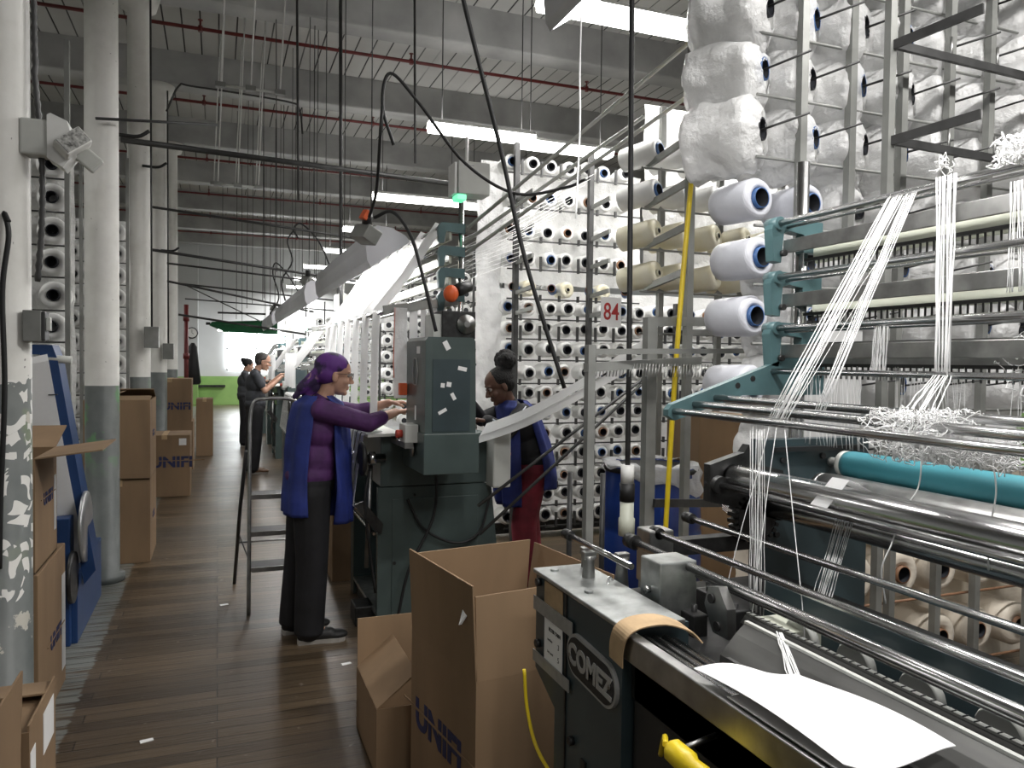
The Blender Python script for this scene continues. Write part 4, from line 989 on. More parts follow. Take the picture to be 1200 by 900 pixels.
    if full:
        mb = MB().lathe((1.345, Y0-.160, boxz+.166), (0, -1, 0), [(0, .008), (.0012, .008)], 16); mb.box(1.358, 1.400, Y0-.1612, Y0-.160, boxz+.162, boxz+.169); P(mb, 'maker_mark', 'tape', cb)
    P(MB().cyl((1.38, Y0-.08, boxz+.19), (1.38, Y0-.08, boxz+.35), .010, n=8), 'cable_gland', 'white')
    # bands from the guide bars to the arm and hanging down
    for k in range(7 if full else 4):
        y = Y0+.06+.36*k+(0 if full else .5)
        if y > Y1: break
        P(MB().strip([(1.27, y+.05, boxz-.14), (1.08, y+.10, za+.16), (.915, y+.15, za-.065)], .13 if full else .07, (.62, .78, 0), .0015), 'fabric_band', 'ribbon')
        P(MB().strip([(.905, y+.15, za-.075), (.895, y+.14, 1.7), (.885, y+.12, 1.26)], .052, (1, .35, 0), .0015), 'fabric_band', 'ribbon')
    return t
M84 = knit_machine(4.45, 7.7, 'machine 84, tall teal knitting machine between the two women', 1.75, 2.60, True)
knit_machine(9.2, 11.6, 'second knitting machine down the line, behind the head of the woman in purple', 1.50, 2.20, False)
knit_machine(12.9, 15.6, 'third knitting machine down the line, at the hands of the man in grey', 1.66, 2.12, False)
knit_machine(17.4, 20.0, 'farthest knitting machine, small before the bright window', 1.66, 2.12, False)

# tapes hung on machine 84 that differ from the rest
one(MB().strip([(.965, 4.42, 1.93), (.955, 4.40, 1.6), (.96, 4.40, 1.52)], .020, (0, 1, 0), .0015), 'orange_tape', M['orange'], 'narrow bright orange tape hanging from the arm of machine 84', 'tape')
one(MB().box(.985, 1.03, 4.36, 4.40, 1.42, 1.49, bev=.004), 'orange_tag', M['orange'], 'square orange tag hanging among the white tapes', 'tag')
one(MB().strip([(1.0, 4.42, 1.93), (1.0, 4.42, 1.5), (1.005, 4.42, 1.40)], .085, (1, .2, 0), .0015), 'pale_tape', M['film'], 'wide translucent tape between the orange tape and the gear column', 'tape')
for k, (x, w) in enumerate(((1.09, .05), (1.15, .035), (1.20, .05), (1.235, .03))):
    one(MB().strip([(x, 4.47, 1.96), (x-.005, 4.45, 1.6), (x, 4.45, 1.25)], w, (1, .1, 0), .0015), 'white_tape', M['ribbon'], 'white tape hanging behind the gear column, %s from the left' % ORD[k], 'tape', 'white tapes behind the gear column')
t = thing('limit_switch', (1.30, 4.30, 2.03), 'orange plastic wrapped bulb on the mast of machine 84', 'switch')
MB().sph((1.255, 4.25, 2.01), (.045, .04, .05), 16, 12).build('bulb', M['orange'], t)
MB().lathe((1.29, 4.26, 2.03), (1, .3, .35), [(0, .035), (.03, .04), (.10, .03), (.11, .012)], 16).build('socket', M['iron'], t)
for k, (x0, x1, z0, z1, w) in enumerate(((1.50, 2.05, 1.215, 1.73, .085), (1.47, 2.09, 1.165, 1.68, .085))):
    a, b_ = V((x0, 4.36, z0)), V((x1, 3.42, z1)); pts = [a.lerp(b_, i/12)+V((0, 0, -.06*math.sin(PI*i/12)*(1-i/20)-.005)) for i in range(13)]
    o = one(MB().strip(pts, w, (.5, .1, .8), .002), 'white_tape', M['ribbon'], ('upper' if k == 0 else 'lower')+' wide white tape stretched past the woman with the hair bun', 'tape')
t = thing('motor_box', (1.60, 4.35, 1.0), 'grey plastic box with orange lamp on the back of machine 84', 'box')
MB().box(1.545, 1.66, 4.30, 4.44, .86, 1.20, bev=.012).build('housing', M['boxg'], t)
MB().cyl((1.66, 4.34, 1.06), (1.668, 4.34, 1.06), .012, n=12).build('pilot_lamp', M['orange'], t)

# yarn guide frame with the number sign
t = thing('thread_guide_stand', (2.0, 3.3, 0), 'grey steel guide frame behind the blue drum, carrying the number sign', 'frame')
MB().box(1.505, 1.540, 2.98, 3.02, 0, 1.70).build('post', M['rack'], t)
MB().box(1.98, 2.035, 3.28, 3.33, 0, 1.85).build('post', M['rack'], t)
MB().box(2.205, 2.24, 3.28, 3.32, 0, 4.0).build('post', M['rack'], t)
for a, b_, w in (((2.0, 3.3, 1.83), (2.95, 3.28, 1.855), .045), ((1.52, 3.0, 1.67), (2.9, 3.3, 1.70), .025), ((2.2, 3.3, 1.78), (2.9, 3.2, 1.80), .03), ((1.5, 3.0, 1.60), (2.3, 3.3, 1.64), .04)):
    MB().bar(a, b_, w*.6, w).build('cross_bar', M['rack'], t)
MB().bar((2.02, 3.26, .93), (2.45, 3.30, .90), .02, .04).build('guide_comb', M['rackd'], t)
q = MB()
for k in range(40): q.cyl((1.56+.017*k, 3.08, 1.56), (1.58+.017*k, 3.1, 1.62), .002, n=5)
tag(q.build('comb_pins', M['steel2'], t), kind='stuff')
for k, (x, y) in enumerate(((1.72, 3.6), (1.86, 3.5))):
    MB().cyl((x, y, 0), (x, y, 1.05-.0*k), .014, n=10).build('slim_post', M['rackd'], t)
t = thing('number_sign', (2.0, 3.78, 1.9), 'white sign with red number 84 above the tapes', 'sign')
R_ = T((2.045, 3.78, 1.905)) @ Matrix.Rotation(.20, 4, 'Z')
MB().box(-.072, .072, 0, .004, -.082, .082, R_).build('board', M['paper'], t)
text('84', .135, R_ @ V((0, -.001, -.002)), R_.to_3x3() @ V((1, 0, 0)), (0, 0, 1), M['inkr'], t, 'number', .0008, bold=.001, sx=.85)

# guide pipes running from the creels to the top of machine 84
for k, (a, b_) in enumerate((((2.36, 3.4, 3.36), (1.40, 4.40, 2.42)), ((2.40, 3.45, 3.10), (1.41, 4.42, 2.28)), ((2.30, 3.9, 3.05), (1.38, 4.45, 2.33)))):
    one(MB().cyl(a, b_, .011, n=10), 'guide_pipe', M['boxg'], '%s pale guide pipe slanting down to the mast of machine 84' % ['topmost', 'lowest', 'middle'][k], 'pipe')
for k in range(16):
    a = V((1.38, 4.5+.06*(k % 5), 2.10+.03*(k % 8)+.05*(k//8))); b_ = V((2.42+.05*k, 6.2, 2.5+.055*k))
    one(MB().cyl(a, b_, .0022, n=5), 'yarn', M['strand'], 'white yarn running from the big creel to machine 84, %s from the bottom' % ORD[k], 'yarn', 'yarns from the big creel to machine 84')
for k, (a, b_) in enumerate((((1.35, 4.0, .82), (2.42, 4.05, 1.53)), ((1.36, 4.0, .66), (2.50, 4.05, 1.57)))):
    one(MB().cyl(a, b_, .010, n=8), 'brace_rod', M['rackd'], '%s dark diagonal rod crossing the woman in the red trousers' % ('upper', 'lower')[k], 'rod')

# drum with its liner bag
t = thing('drum', (2.36, 3.85, 0), 'blue plastic drum with a crumpled liner bag', 'drum')
MB().lathe((2.36, 3.85, 0), (0, 0, 1), [(0, .255), (.02, .27), (.25, .285), (.34, .293), (.36, .28), (.38, .293), (.66, .293), (.68, .28), (.70, .293), (.85, .283), (.97, .265), (1.02, .262), (1.03, .27), (1.04, .255), (1.03, .24), (.9, .24)], 48).build('drum_body', M['barrel'], t)
MB().lathe((2.36, 3.85, 1.0), (0, 0, 1), [(0, .268), (.018, .275), (.03, .268)], 40).build('rim_band', M['black'], t)
mb = MB(); vs = []; n = 64
for j in range(9):
    for i in range(n):
        a = 2*PI*i/n; rr = (.20+.07*j/3 if j < 3 else .275+.012*(j-3)/5) + noise.noise(V((math.cos(a)*5, math.sin(a)*5, j*.5)))*.03
        z = 1.05+.012*math.sin(9*a) if j < 3 else 1.05-.020*(j-3)*(max(.25, .7+.8*math.cos(a+.5))+.9*noise.noise(V((math.cos(a)*2, math.sin(a)*2, 3))))
        vs.append(V((2.36+math.cos(a)*rr, 3.85+math.sin(a)*rr, z)))
mb.add(vs, [(j*n+i, j*n+(i+1) % n, (j+1)*n+(i+1) % n, (j+1)*n+i) for j in range(8) for i in range(n)], True); mb.build('liner_bag', M['film'], t)

# step stool
t = thing('step_stool', (.35, 5.3, 0), 'black step stool with chrome hand hoop behind the woman in purple', 'step stool')
S = lambda mb, n, m: mb.build(n, M[m], t)
S(MB().tube(spline([(.185, 5.06, .0), (.19, 5.12, .5), (.195, 5.20, 1.0), (.20, 5.24, 1.25), (.23, 5.25, 1.345), (.30, 5.25, 1.36), (.42, 5.25, 1.36), (.50, 5.25, 1.33), (.53, 5.24, 1.22), (.56, 5.20, .9), (.60, 5.12, .5), (.62, 5.06, 0)], 8), .0125, 10), 'hoop_frame', 'steel2')
for x in (.115, .60): S(MB().tube([(x, 5.80, 0), (x+.03 if x < .3 else x-.02, 5.5, .60), (x+.06 if x < .3 else x-.04, 5.24, 1.02)], .0125, 8), 'rear_leg', 'rackd')
for z, y in ((.28, 5.12), (.50, 5.16), (.73, 5.20)):
    tr = S(MB().box(.20, .60, y-.05, y+.14, z-.012, z+.012, bev=.004), 'step', 'black')
    MB().box(.20, .60, y-.056, y-.05, z-.014, z+.016).build('step_edge', M['steel2'], tr)
S(MB().cyl((.13, 5.66, .33), (.60, 5.66, .33), .007, n=8), 'brace', 'steel2'); S(MB().bar((.20, 5.14, .30), (.14, 5.62, .40), .004, .02), 'brace', 'rackd')

# blue slanted stand with the white band and aluminium disc
t = thing('winding_stand', (-.85, 4.8, 0), 'blue painted winding stand carrying a wide white band over a metal disc', 'winding stand')
S(MB().prism([(-.98, 1.685), (-.875, 1.685), (-.848, 1.60), (-.66, .38), (-.72, .30), (-.90, 1.50), (-.935, 1.63), (-.98, 1.63)], 'y', 4.98, 5.18), 'slanted_rail', 'bluep')
S(MB().prism([(-1.02, 1.40), (-.97, 1.40), (-.79, .36), (-.86, .20)], 'y', 4.98, 5.05), 'slanted_rail', 'bluep')
S(MB().box(-.90, -.735, 4.86, 5.8, 0, .40, bev=.006), 'base', 'bluep'); S(MB().box(-.90, -.765, 4.82, 4.95, 0, .72, bev=.006), 'front_post', 'bluep')
S(MB().strip([(-.985, 5.0, 1.60), (-.96, 4.95, 1.615), (-.95, 4.93, 1.58), (-.86, 4.92, 1.0), (-.80, 4.93, .62), (-.78, 4.97, .42)], .135, (1, .3, .25), .004), 'white_band', 'ribbon')
S(MB().lathe((-.70, 4.98, .64), (-1, .0, .0), [(0, .10), (.001, .20), (.008, .205), (.02, .205), (.022, .06)], 44), 'metal_disc', 'drumg')
S(MB().lathe((-.735, 4.78, .40), (-1, 0, 0), [(0, .14), (.02, .145), (.025, .10)], 36), 'dark_disc', 'iron')
S(MB().cyl((-.95, 5.0, 1.61), (-.78, 5.0, 1.60), .022, n=12), 'top_roller', 'boxg')
S(MB().bar((-.96, 4.95, 1.40), (-.84, 4.93, 1.405), .006, .006), 'clamp_bar', 'rackd')

# green lampshade hanging at the far end
t = thing('hanging_lamp', (.5, 18, 2.3), 'green enamel trough lampshade hanging before the end wall', 'lamp')
x0, x1 = -.12, 1.25
MB().add([(x0-.05, 18-.10, 2.34), (x0-.05, 18.10, 2.34), (x1, 18.16, 2.42), (x1, 17.84, 2.42), (x0, 17.97, 2.42), (x0, 18.03, 2.42), (x1, 18.04, 2.50), (x1, 17.96, 2.50), (x0+.25, 17.78, 2.21), (x0+.25, 18.22, 2.21), (x1, 18.24, 2.18), (x1, 17.76, 2.18)],
         [(4, 5, 6, 7), (0, 4, 7, 3), (1, 2, 6, 5), (0, 1, 5, 4), (3, 7, 6, 2), (0, 3, 11, 8), (1, 9, 10, 2), (0, 8, 9, 1), (3, 2, 10, 11)]).build('shade', M['green'], t)
MB().cyl((x0-.12, 18, 2.38), (x0-.03, 18, 2.38), .03, n=12).build('end_cap', M['iron'], t)
MB().cyl((0, 18, 2.24), (1.2, 18, 2.24), .02, n=10).build('tube', M['lampr'], t)
for x in (.1, 1.1): MB().cyl((x, 18, 2.46), (x, 18, CEIL), .006, n=6).build('hanger', M['rackd'], t)
MB().box(.0, 1.0, 17.9, 17.95, 2.60, 2.64).build('support_rail', M['black'], t)
# ------------------------------------------------------------------ overhead rods, cables and cords
def cable(name, pts, r, m, lab, cat='cable', group=None, n=8):
    return one(MB().tube(spline(pts, n), r, 8), name, M[m], lab, cat, group)
bars = [((-.66, 6.25, 3.20), (2.3, 6.6, 3.19), .022, 'second column, lowest of the heavy bars'), ((-.78, 9.0, 2.78), (1.7, 10.2, 2.66), .016, 'third column'),
        ((-.70, 11.8, 2.95), (1.75, 12.1, 2.80), .014, 'fourth column'), ((-.70, 12.0, 2.72), (1.5, 13.2, 2.42), .016, 'fourth column, lower of its two'),
        ((-.70, 14.9, 2.95), (2.1, 15.2, 2.78), .016, 'fifth column'), ((-.66, 15.0, 2.40), (1.6, 15.1, 2.10), .020, 'fifth column, lower of its two'),
        ((-.66, 18.0, 2.90), (3.0, 18.2, 2.75), .014, 'sixth column'), ((-.66, 18.0, 3.2), (1.2, 17.8, 2.3), .012, 'sixth column, steep one'),
        ((-.66, 9.0, 3.22), (2.2, 9.4, 3.05), .014, 'third column, upper of its two')]
for a, b_, r, l in bars: 
    t = one(MB().cyl(a, b_, r, n=8), 'tie_bar', M['rackd'], 'dark bar crossing the aisle from the %s' % l, 'bar')
one(MB().cyl((-.78, 5.95, 3.25), (.0, 6.3, 3.40), .010, n=8), 'clamp_band', M['rackd'], 'short dark strap around the green patched column', 'strap')
def hk(x, y, z, l): one(MB().tube(spline([(x-.1, y, z), (x+.05, y, z), (x+.13, y, z+.05)], 5), .014, 8), 'hook', M['black'], l, 'hook')
hk(-.62, 6.5, 3.30, 'dark hook on the right of the second column, high up'); hk(-.63, 8.8, 3.6, 'dark hook high on the third column'); hk(-.63, 11.6, 3.1, 'dark hook on the fourth column')
# vertical wires over the aisle
wires = sorted([(.30, 14.0, 2.3), (.42, 12.5, 2.4), (.52, 13, 2.5), (.60, 11.5, 2.45), (.70, 13.0, 2.6), (.80, 12, 2.4), (.95, 12.4, 2.8), (1.10, 12.0, 2.7), (1.20, 12.0, 2.6), (1.32, 11.5, 2.5), (1.02, 9.0, 3.0), (1.12, 9.6, 2.6), (.62, 9.0, 2.6), (.45, 16., 2.3), (.9, 16.5, 2.2)], key=lambda w_: w_[0]/w_[1])
for k, (x, y, z) in enumerate(wires):
    one(MB().cyl((x, y, z), (x+random.uniform(-.02, .02), y, CEIL), .005, n=6), 'hanging_wire', M['rackd'], 'thin dark wire hanging over the far aisle, %s from the left' % ORD[k], 'wire', 'thin wires hanging over the aisle')
for k, (x, y, z) in enumerate([(1.04, 7.0, 2.0), (.70, 7.4, 3.1), (1.66, 6.8, 3.4)]):
    one(MB().cyl((x, y, z), (x-.03, y, CEIL), .016 if k == 0 else .011, n=8), 'hanging_chain', M['rackd'], ['dark double cable hanging near the machine 84 light', 'dark cable hanging left of the double cable', 'dark cable with forked end above the grey control box'][k], 'cable')
# white pull rods with grey blocks
for k, (y, z, xs) in enumerate(((7.5, 4.10, (.02, .28, .54)), (9.6, 3.65, (.0, .22, .45)), (11.0, 3.95, (-.05, .22, .48)))):
    t = thing('light_track', (.3, y, z), 'white rods and grey blocks hung over the aisle, %s set' % ['nearest', 'middle', 'farthest'][k], 'light track')
    MB().cyl((xs[0], y, z), (xs[-1], y, z), .014, n=8).build('track', M['boxg'], t)
    for x in xs:
        MB().box(x-.045, x+.045, y-.03, y+.03, z-.02, z+.025, bev=.004).build('block', M['rack'], t)
        MB().cyl((x, y, z+.02), (x+.08, y-.1, CEIL), .0075, n=8).build('rod', M['white'], t)
# near cables
cable('drop_cord', [(1.84, 3.3, 5.8), (1.87, 3.3, 3.4), (1.885, 3.3, 2.0), (1.89, 3.3, 1.10)], .0135, 'black', 'thick black power cord hanging straight down in front of the big creel')
t = thing('plug', (1.895, 3.3, .9), 'white and black cord connector at the end of the thick black cord', 'plug')
MB().cyl((1.89, 3.3, 1.03), (1.89, 3.3, 1.12), .033, n=18).build('cord_grip', M['white'], t); MB().cyl((1.89, 3.3, .94), (1.89, 3.3, 1.03), .037, n=18).build('taped_middle', M['black'], t)
MB().lathe((1.89, 3.3, .94), (0, 0, -1), [(0, .034), (.08, .034), (.085, .040), (.17, .040)], 18).build('body', M['bar'], t)
cable('air_hose', [(2.36, 3.3, 4.4), (2.30, 3.3, 3.4), (2.22, 3.28, 2.6), (2.14, 3.26, 1.75), (2.09, 3.25, .95), (2.08, 3.25, .70)], .013, 'yellow', 'yellow air hose hanging down in front of the creels', 'hose')
cable('pull_cord', [(1.26, 2.6, 2.93), (1.258, 2.6, 2.7), (1.262, 2.6, 2.50), (1.25, 2.6, 2.16)], .0035, 'strand', 'white pull cord hanging from the nearest work light', 'cord')
cable('power_cable', [(.90, 3.3, 3.7), (1.02, 3.3, 3.22), (1.20, 3.3, 2.60), (1.33, 3.3, 2.1), (1.54, 3.3, 1.50)], .011, 'black', 'long black cable slanting down across the big creel')
cable('power_cable', [(.86, 4.0, 2.75), (.80, 4.0, 2.95), (.84, 4.0, 3.12), (1.0, 4.0, 2.98), (1.25, 4.0, 2.70), (1.55, 4.0, 2.56), (1.85, 4.0, 2.62), (1.98, 4.0, 2.68)], .009, 'black', 'black cable looping from the orange plug across to the creel')
cable('power_cable', [(.80, 4.0, 2.95), (.79, 4.0, 2.80), (.81, 4.2, 2.55), (.79, 4.3, 2.42)], .009, 'black', 'black cable dropping onto the orange plug above machine 84')
cable('power_cable', [(.82, 4.3, 2.42), (.90, 4.2, 2.44), (.98, 4.1, 2.30), (1.03, 4.0, 2.05), (1.10, 4.0, 1.78)], .010, 'black', 'thick black cable arching from the orange plug to the gear column')
for k, (x, y, z, l) in enumerate(((.83, 4.6, 2.42, 'grey socket box with orange plug over machine 84'), (.95, 8.9, 2.55, 'grey socket box on the second work light'), (.95, 14.2, 2.55, 'grey socket box on the far work light'))):
    t = thing('socket_box', (x, y, z), l, 'socket')
    R_ = T((x, y, z)) @ Matrix.Rotation(.5, 4, 'Y') @ Matrix.Rotation(.3, 4, 'Z')
    MB().box(-.03, .07, -.10, .10, -.09, .0, R_, bev=.006).build('housing', M['rack'], t)
    MB().cyl(R_ @ V((-.02, -.04, .0)), R_ @ V((-.05, -.04, .06)), .03, n=12).build('plug', M['iron'], t)
    if k == 0: MB().box(-.075, -.045, -.07, -.01, .01, .07, R_, bev=.004).build('plug_cap', M['orange'], t)
for k, pts in enumerate(([(1.04, 11, 3.3), (.98, 11, 3.42), (1.08, 11, 3.5), (1.3, 11, 3.3), (1.45, 11, 3.0), (1.5, 11, 2.8)], [(.95, 12, 2.5), (.90, 12, 2.8), (1.05, 12, 3.1), (.98, 12, 3.4), (1.1, 12, 3.6)], [(.85, 14, 2.4), (1.0, 14, 2.7), (.9, 14, 3.1), (.95, 14, 3.3), (1.15, 14, 3.1), (1.4, 14, 2.7)])):
    cable('looped_cable', pts, .012, 'black', 'dark looping cable over the far machines, %s one' % ['nearest', 'middle', 'farthest'][k])
cable('conduit_run', [(-.66, 11.6, 5.0), (-.5, 11.58, 5.36), (-.3, 11.58, 5.38), (.9, 11.58, 5.34), (1.1, 11.58, 5.25), (1.15, 11.58, 4.9)], .014, 'rackd', 'bent conduit clipped along the beam of the fourth column', 'conduit')
cable('yellow_cord', [(.84, 2.05, .72), (.845, 2.03, .60), (.86, 1.97, .50), (.90, 1.80, .42), (.90, 1.6, .40)], .0055, 'yellow', 'thin yellow cord hanging under the paper notice')
t = thing('air_gun', (.80, 1.25, .86), 'yellow air gun handle at the bottom edge', 'tool')
MB().lathe((.80, 1.225, .895), (.30, -1, -.30), [(0, .012), (.01, .022), (.05, .024), (.06, .018), (.10, .022), (.2, .024)], 18).build('handle', M['yellow'], t)
MB().tube(spline([(.87, 1.36, .80), (.84, 1.30, .87), (.80, 1.235, .893)], 6), .006, 8).build('hose_stub', M['yellow'], t)
MB().cyl((.815, 1.22, .885), (.905, 1.22, .90), .006, n=8).build('valve', M['steel2'], t)
cable('black_cable', [(1.22, 4.40, 1.0), (1.20, 4.38, .7), (1.05, 4.36, .40), (.98, 4.36, .10)], .009, 'black', 'black cable hanging below the gear column of machine 84')
cable('black_cable', [(1.05, 4.42, .80), (1.15, 4.41, .62), (1.35, 4.41, .52), (1.50, 4.41, .58), (1.57, 4.42, .80)], .008, 'black', 'black cable looping across the door of machine 84')

# strands on the nearest machine
def bundle(name, a, b_, n, spread, lab, sag=0., r=.0011, seed=1, spread2=None, cat='yarn bundle'):
    rnd = random.Random(seed); mb = MB(); a, b_ = V(a), V(b_); s2 = spread2 if spread2 is not None else spread
    for i in range(n):
        o1 = V((rnd.uniform(-1, 1)*.004, (i/(n-1)-.5)*spread, 0)); o2 = V((rnd.uniform(-1, 1)*.006, (i/(n-1)-.5)*s2+rnd.uniform(-.1, .1)*s2, 0))
        pts = []
        for k in range(7):
            u = k/6; p = (a+o1).lerp(b_+o2, u); p.z -= sag*math.sin(PI*u)*rnd.uniform(.6, 1.2); p += V((rnd.uniform(-1, 1), rnd.uniform(-1, 1), 0))*.002; pts.append(p)
        mb.tube(pts, r, 5)
    return tag(mb.build(name, M['strand']), lab, cat)
bundle('yarn_bundle', (1.752, 1.60, 2.10), (1.375, 1.62, 1.48), 12, .05, 'bundle of white yarns slanting from the top rod to the lowest arm rod, leftmost', seed=2, r=.0013)
bundle('yarn_bundle', (1.752, 1.55, 2.10), (1.46, 1.56, 1.505), 8, .03, 'second slanting bundle of white yarns from the top rod', seed=3, r=.0013)
bundle('yarn_bundle', (1.745, 1.66, 1.92), (1.37, 1.60, 1.48), 3, .05, 'few white yarns slanting from the middle rod to the arm', seed=4)
bundle('yarn_bundle', (1.735, 1.435, 2.11), (1.735, 1.435, 1.58), 10, .055, 'thick white yarns hanging straight from the top rod', seed=5, r=.0022, spread2=.045)
bundle('yarn_bundle', (1.735, 1.43, 1.60), (1.53, 1.33, 1.50), 8, .05, 'white yarns spreading onto the tangled lint', seed=6, r=.0018, spread2=.09)
bundle('yarn_bundle', (1.752, 1.26, 2.06), (1.752, 1.25, 1.80), 12, .035, 'fringe of white yarns below the top rod at the right edge', seed=7, r=.0012, spread2=.06)
bundle('yarn_bundle', (1.36, 1.68, 1.475), (1.30, 1.60, .98), 12, .06, 'translucent yarns falling from the arm tip to the needle bed', seed=8, r=.0009, spread2=.05)
bundle('yarn_bundle', (1.36, 1.60, 1.475), (1.22, 1.50, 1.0), 3, .05, 'few yarns stretched from the arm to the bed', seed=9, r=.0011, spread2=.3)
bundle('yarn_bundle', (1.62, 1.62, 1.22), (1.40, 1.50, .96), 14, .06, 'pale yarns hanging below the main roller', seed=10, r=.0009)
bundle('yarn_bundle', (1.75, 1.64, 1.75), (1.76, 1.66, 1.58), 16, .05, 'short curtain of grey yarns below the third rod', seed=11, r=.0012)
bundle('yarn_bundle', (1.12, 1.30, 1.05), (1.02, 1.10, .97), 12, .015, 'grey web of yarns drawn down onto the needle bar', seed=13, r=.0012, spread2=.05)
for k in range(3): bundle('yarn_bundle', (1.83, 1.9-.35*k, 1.62), (1.84, 1.9-.35*k, 1.36), 22, .22, 'pale loose yarns under the guide bars, %s from the left' % ORD[k], seed=20+k, r=.0009, sag=.02)
one(MB().strip([(1.50, 1.60, 1.245), (1.56, 1.585, 1.318), (1.60, 1.58, 1.30), (1.66, 1.575, 1.27)], .06, (0, 1, 0), .002), 'woven_tape', M['ribbon'], 'white woven tape lying over the polished rollers', 'tape')
# tangled lint on the rods
def tangle(name, c, sz, n, lab, seed, r=.0011):
    rnd = random.Random(seed); mb = MB(); c = V(c)
    for i in range(n):
        p = c+V([rnd.gauss(0, .35)*s for s in sz]); d = V([rnd.uniform(-1, 1) for _ in range(3)]).normalized(); pts = []
        for k in range(14):
            pts.append(p.copy()); d = (d+V([rnd.uniform(-1, 1) for _ in range(3)])*.75).normalized()
            for ax in range(3):
                if abs(p[ax]-c[ax]) > sz[ax]: d[ax] = -abs(d[ax])*math.copysign(1, p[ax]-c[ax])
            p = p+d*.013
        mb.tube(spline(pts, 2), r, 4)
    o = mb.build(name, M['strand']); return tag(o, lab, 'lint', kind='stuff')
tangle('tangled_lint', (1.47, 1.245, 1.47), (.10, .10, .05), 260, 'clump of tangled white lint on the arm rods', 1)
tangle('tangled_lint', (1.80, 1.50, 2.16), (.02, .02, .02), 6, 'wisp of lint on the top rod', 2)
tangle('tangled_lint', (1.75, 1.22, 2.13), (.04, .10, .03), 70, 'lumpy white yarn heap on the top rod at the right edge', 3, .002)
tangle('tangled_lint', (1.62, 1.22, 1.43), (.10, .16, .03), 70, 'loose white yarn loops over the turquoise roller', 4, .0013)
tangle('tangled_lint', (1.85, 1.20, 1.62), (.05, .14, .09), 60, 'loose yarn ends hanging behind the lower arm rods', 5, .001)
for k, pts in enumerate(([(1.60, 1.37, 1.42), (1.58, 1.36, 1.33), (1.54, 1.37, 1.27), (1.50, 1.36, 1.20), (1.47, 1.36, 1.14), (1.475, 1.35, 1.06)], [(1.64, 1.22, 1.42), (1.63, 1.20, 1.34), (1.61, 1.20, 1.25), (1.60, 1.19, 1.17)])):
    cable('twisted_yarn', pts, .0018, 'strand', ('left', 'right')[k]+' twisted yarn end drooping over the steel rollers', 'yarn')
for k in range(6):
    a = V((2.42, 3.25, .93-.01*k)); b_ = V((1.9+.05*k, 2.2, .95-.035*k)); 
    one(MB().tube([a, a.lerp(b_, .5)+V((0, 0, -.01)), b_], .0018, 5), 'yarn', M['strand'], 'yarn fanning from the guide comb to the upright frame, %s from the top' % ORD[k], 'yarn', 'yarns fanning out before the upright carton')
# scraps on the floor
for k, (x, y, l) in enumerate(((.62, 4.05, 'white paper scrap in front of the black shoes'), (.02, 5.3, 'small white scrap beside the step stool'), (-.30, 3.5, 'tiny white scrap on the boards at the lower left'))):
    mb = MB().add([(x, y, .002), (x+.05, y+.012, .004), (x+.045, y+.035, .003), (x-.005, y+.02, .006), (x, y, .0005), (x+.05, y+.012, .0005), (x+.045, y+.035, .0005), (x-.005, y+.02, .0005)], [(0, 1, 2, 3), (7, 6, 5, 4), (0, 4, 5, 1), (1, 5, 6, 2), (2, 6, 7, 3), (3, 7, 4, 0)])
    one(mb, 'paper_scrap', M['paper'], l, 'scrap')
one(MB().box(.78, .90, 4.62, 4.80, 0, .12, bev=.008), 'wooden_block', M['iron'], 'dark block on the floor under the corner of machine 84', 'block')
t = thing('film_panel', (2.8, 2.65, 1.6), 'grey striped plastic roll sheet hanging behind the teal arm', 'sheet')
MB().box(2.28, 2.62, 2.56, 2.57, 1.25, 1.80).build('sheet', M['paperg'], t); MB().box(2.27, 2.63, 2.55, 2.575, 1.79, 1.81).build('edge', M['black'], t)
# ------------------------------------------------------------------ people
def cap(mb, p, q, r1, r2):
    p, q = V(p), V(q); mb.sph(p, r1, 14, 10); mb.sph(q, r2, 14, 10)
    mb.cyl(p, q, r1, r2, n=14)
def ell(mb, c, r, R=None):
    k = MB().sph((0, 0, 0), r, 18, 14); R = R or Matrix.Identity(3); c = V(c)
    mb.add([c + R @ V(v) for v in k.v], k.f, True)
def fuse(mb, vox, smooth, name, m, parent):
    """union of overlapping shapes into one continuous smooth skin"""
    me = bpy.data.meshes.new('tmp'); me.from_pydata(mb.v, [], mb.f)
    bm = bmesh.new(); bm.from_mesh(me); bmesh.ops.remove_doubles(bm, verts=bm.verts[:], dist=1e-6); bmesh.ops.recalc_face_normals(bm, faces=bm.faces[:]); bm.to_mesh(me); bm.free()
    o = bpy.data.objects.new('tmp', me); COL.objects.link(o)
    r = o.modifiers.new('r', 'REMESH'); r.mode = 'VOXEL'; r.voxel_size = vox; r.use_smooth_shade = True
    if smooth: s = o.modifiers.new('s', 'SMOOTH'); s.factor = .5; s.iterations = smooth
    out = bpy.data.meshes.new_from_object(o.evaluated_get(bpy.context.evaluated_depsgraph_get()))
    bpy.data.objects.remove(o); bpy.data.meshes.remove(me)
    out.materials.clear(); out.materials.append(m); out.polygons.foreach_set('use_smooth', [True]*len(out.polygons))
    q = bpy.data.objects.new(name, out); COL.objects.link(q)
    if parent: q.parent = parent; q.matrix_parent_inverse = parent_matrix(parent).inverted()
    return q
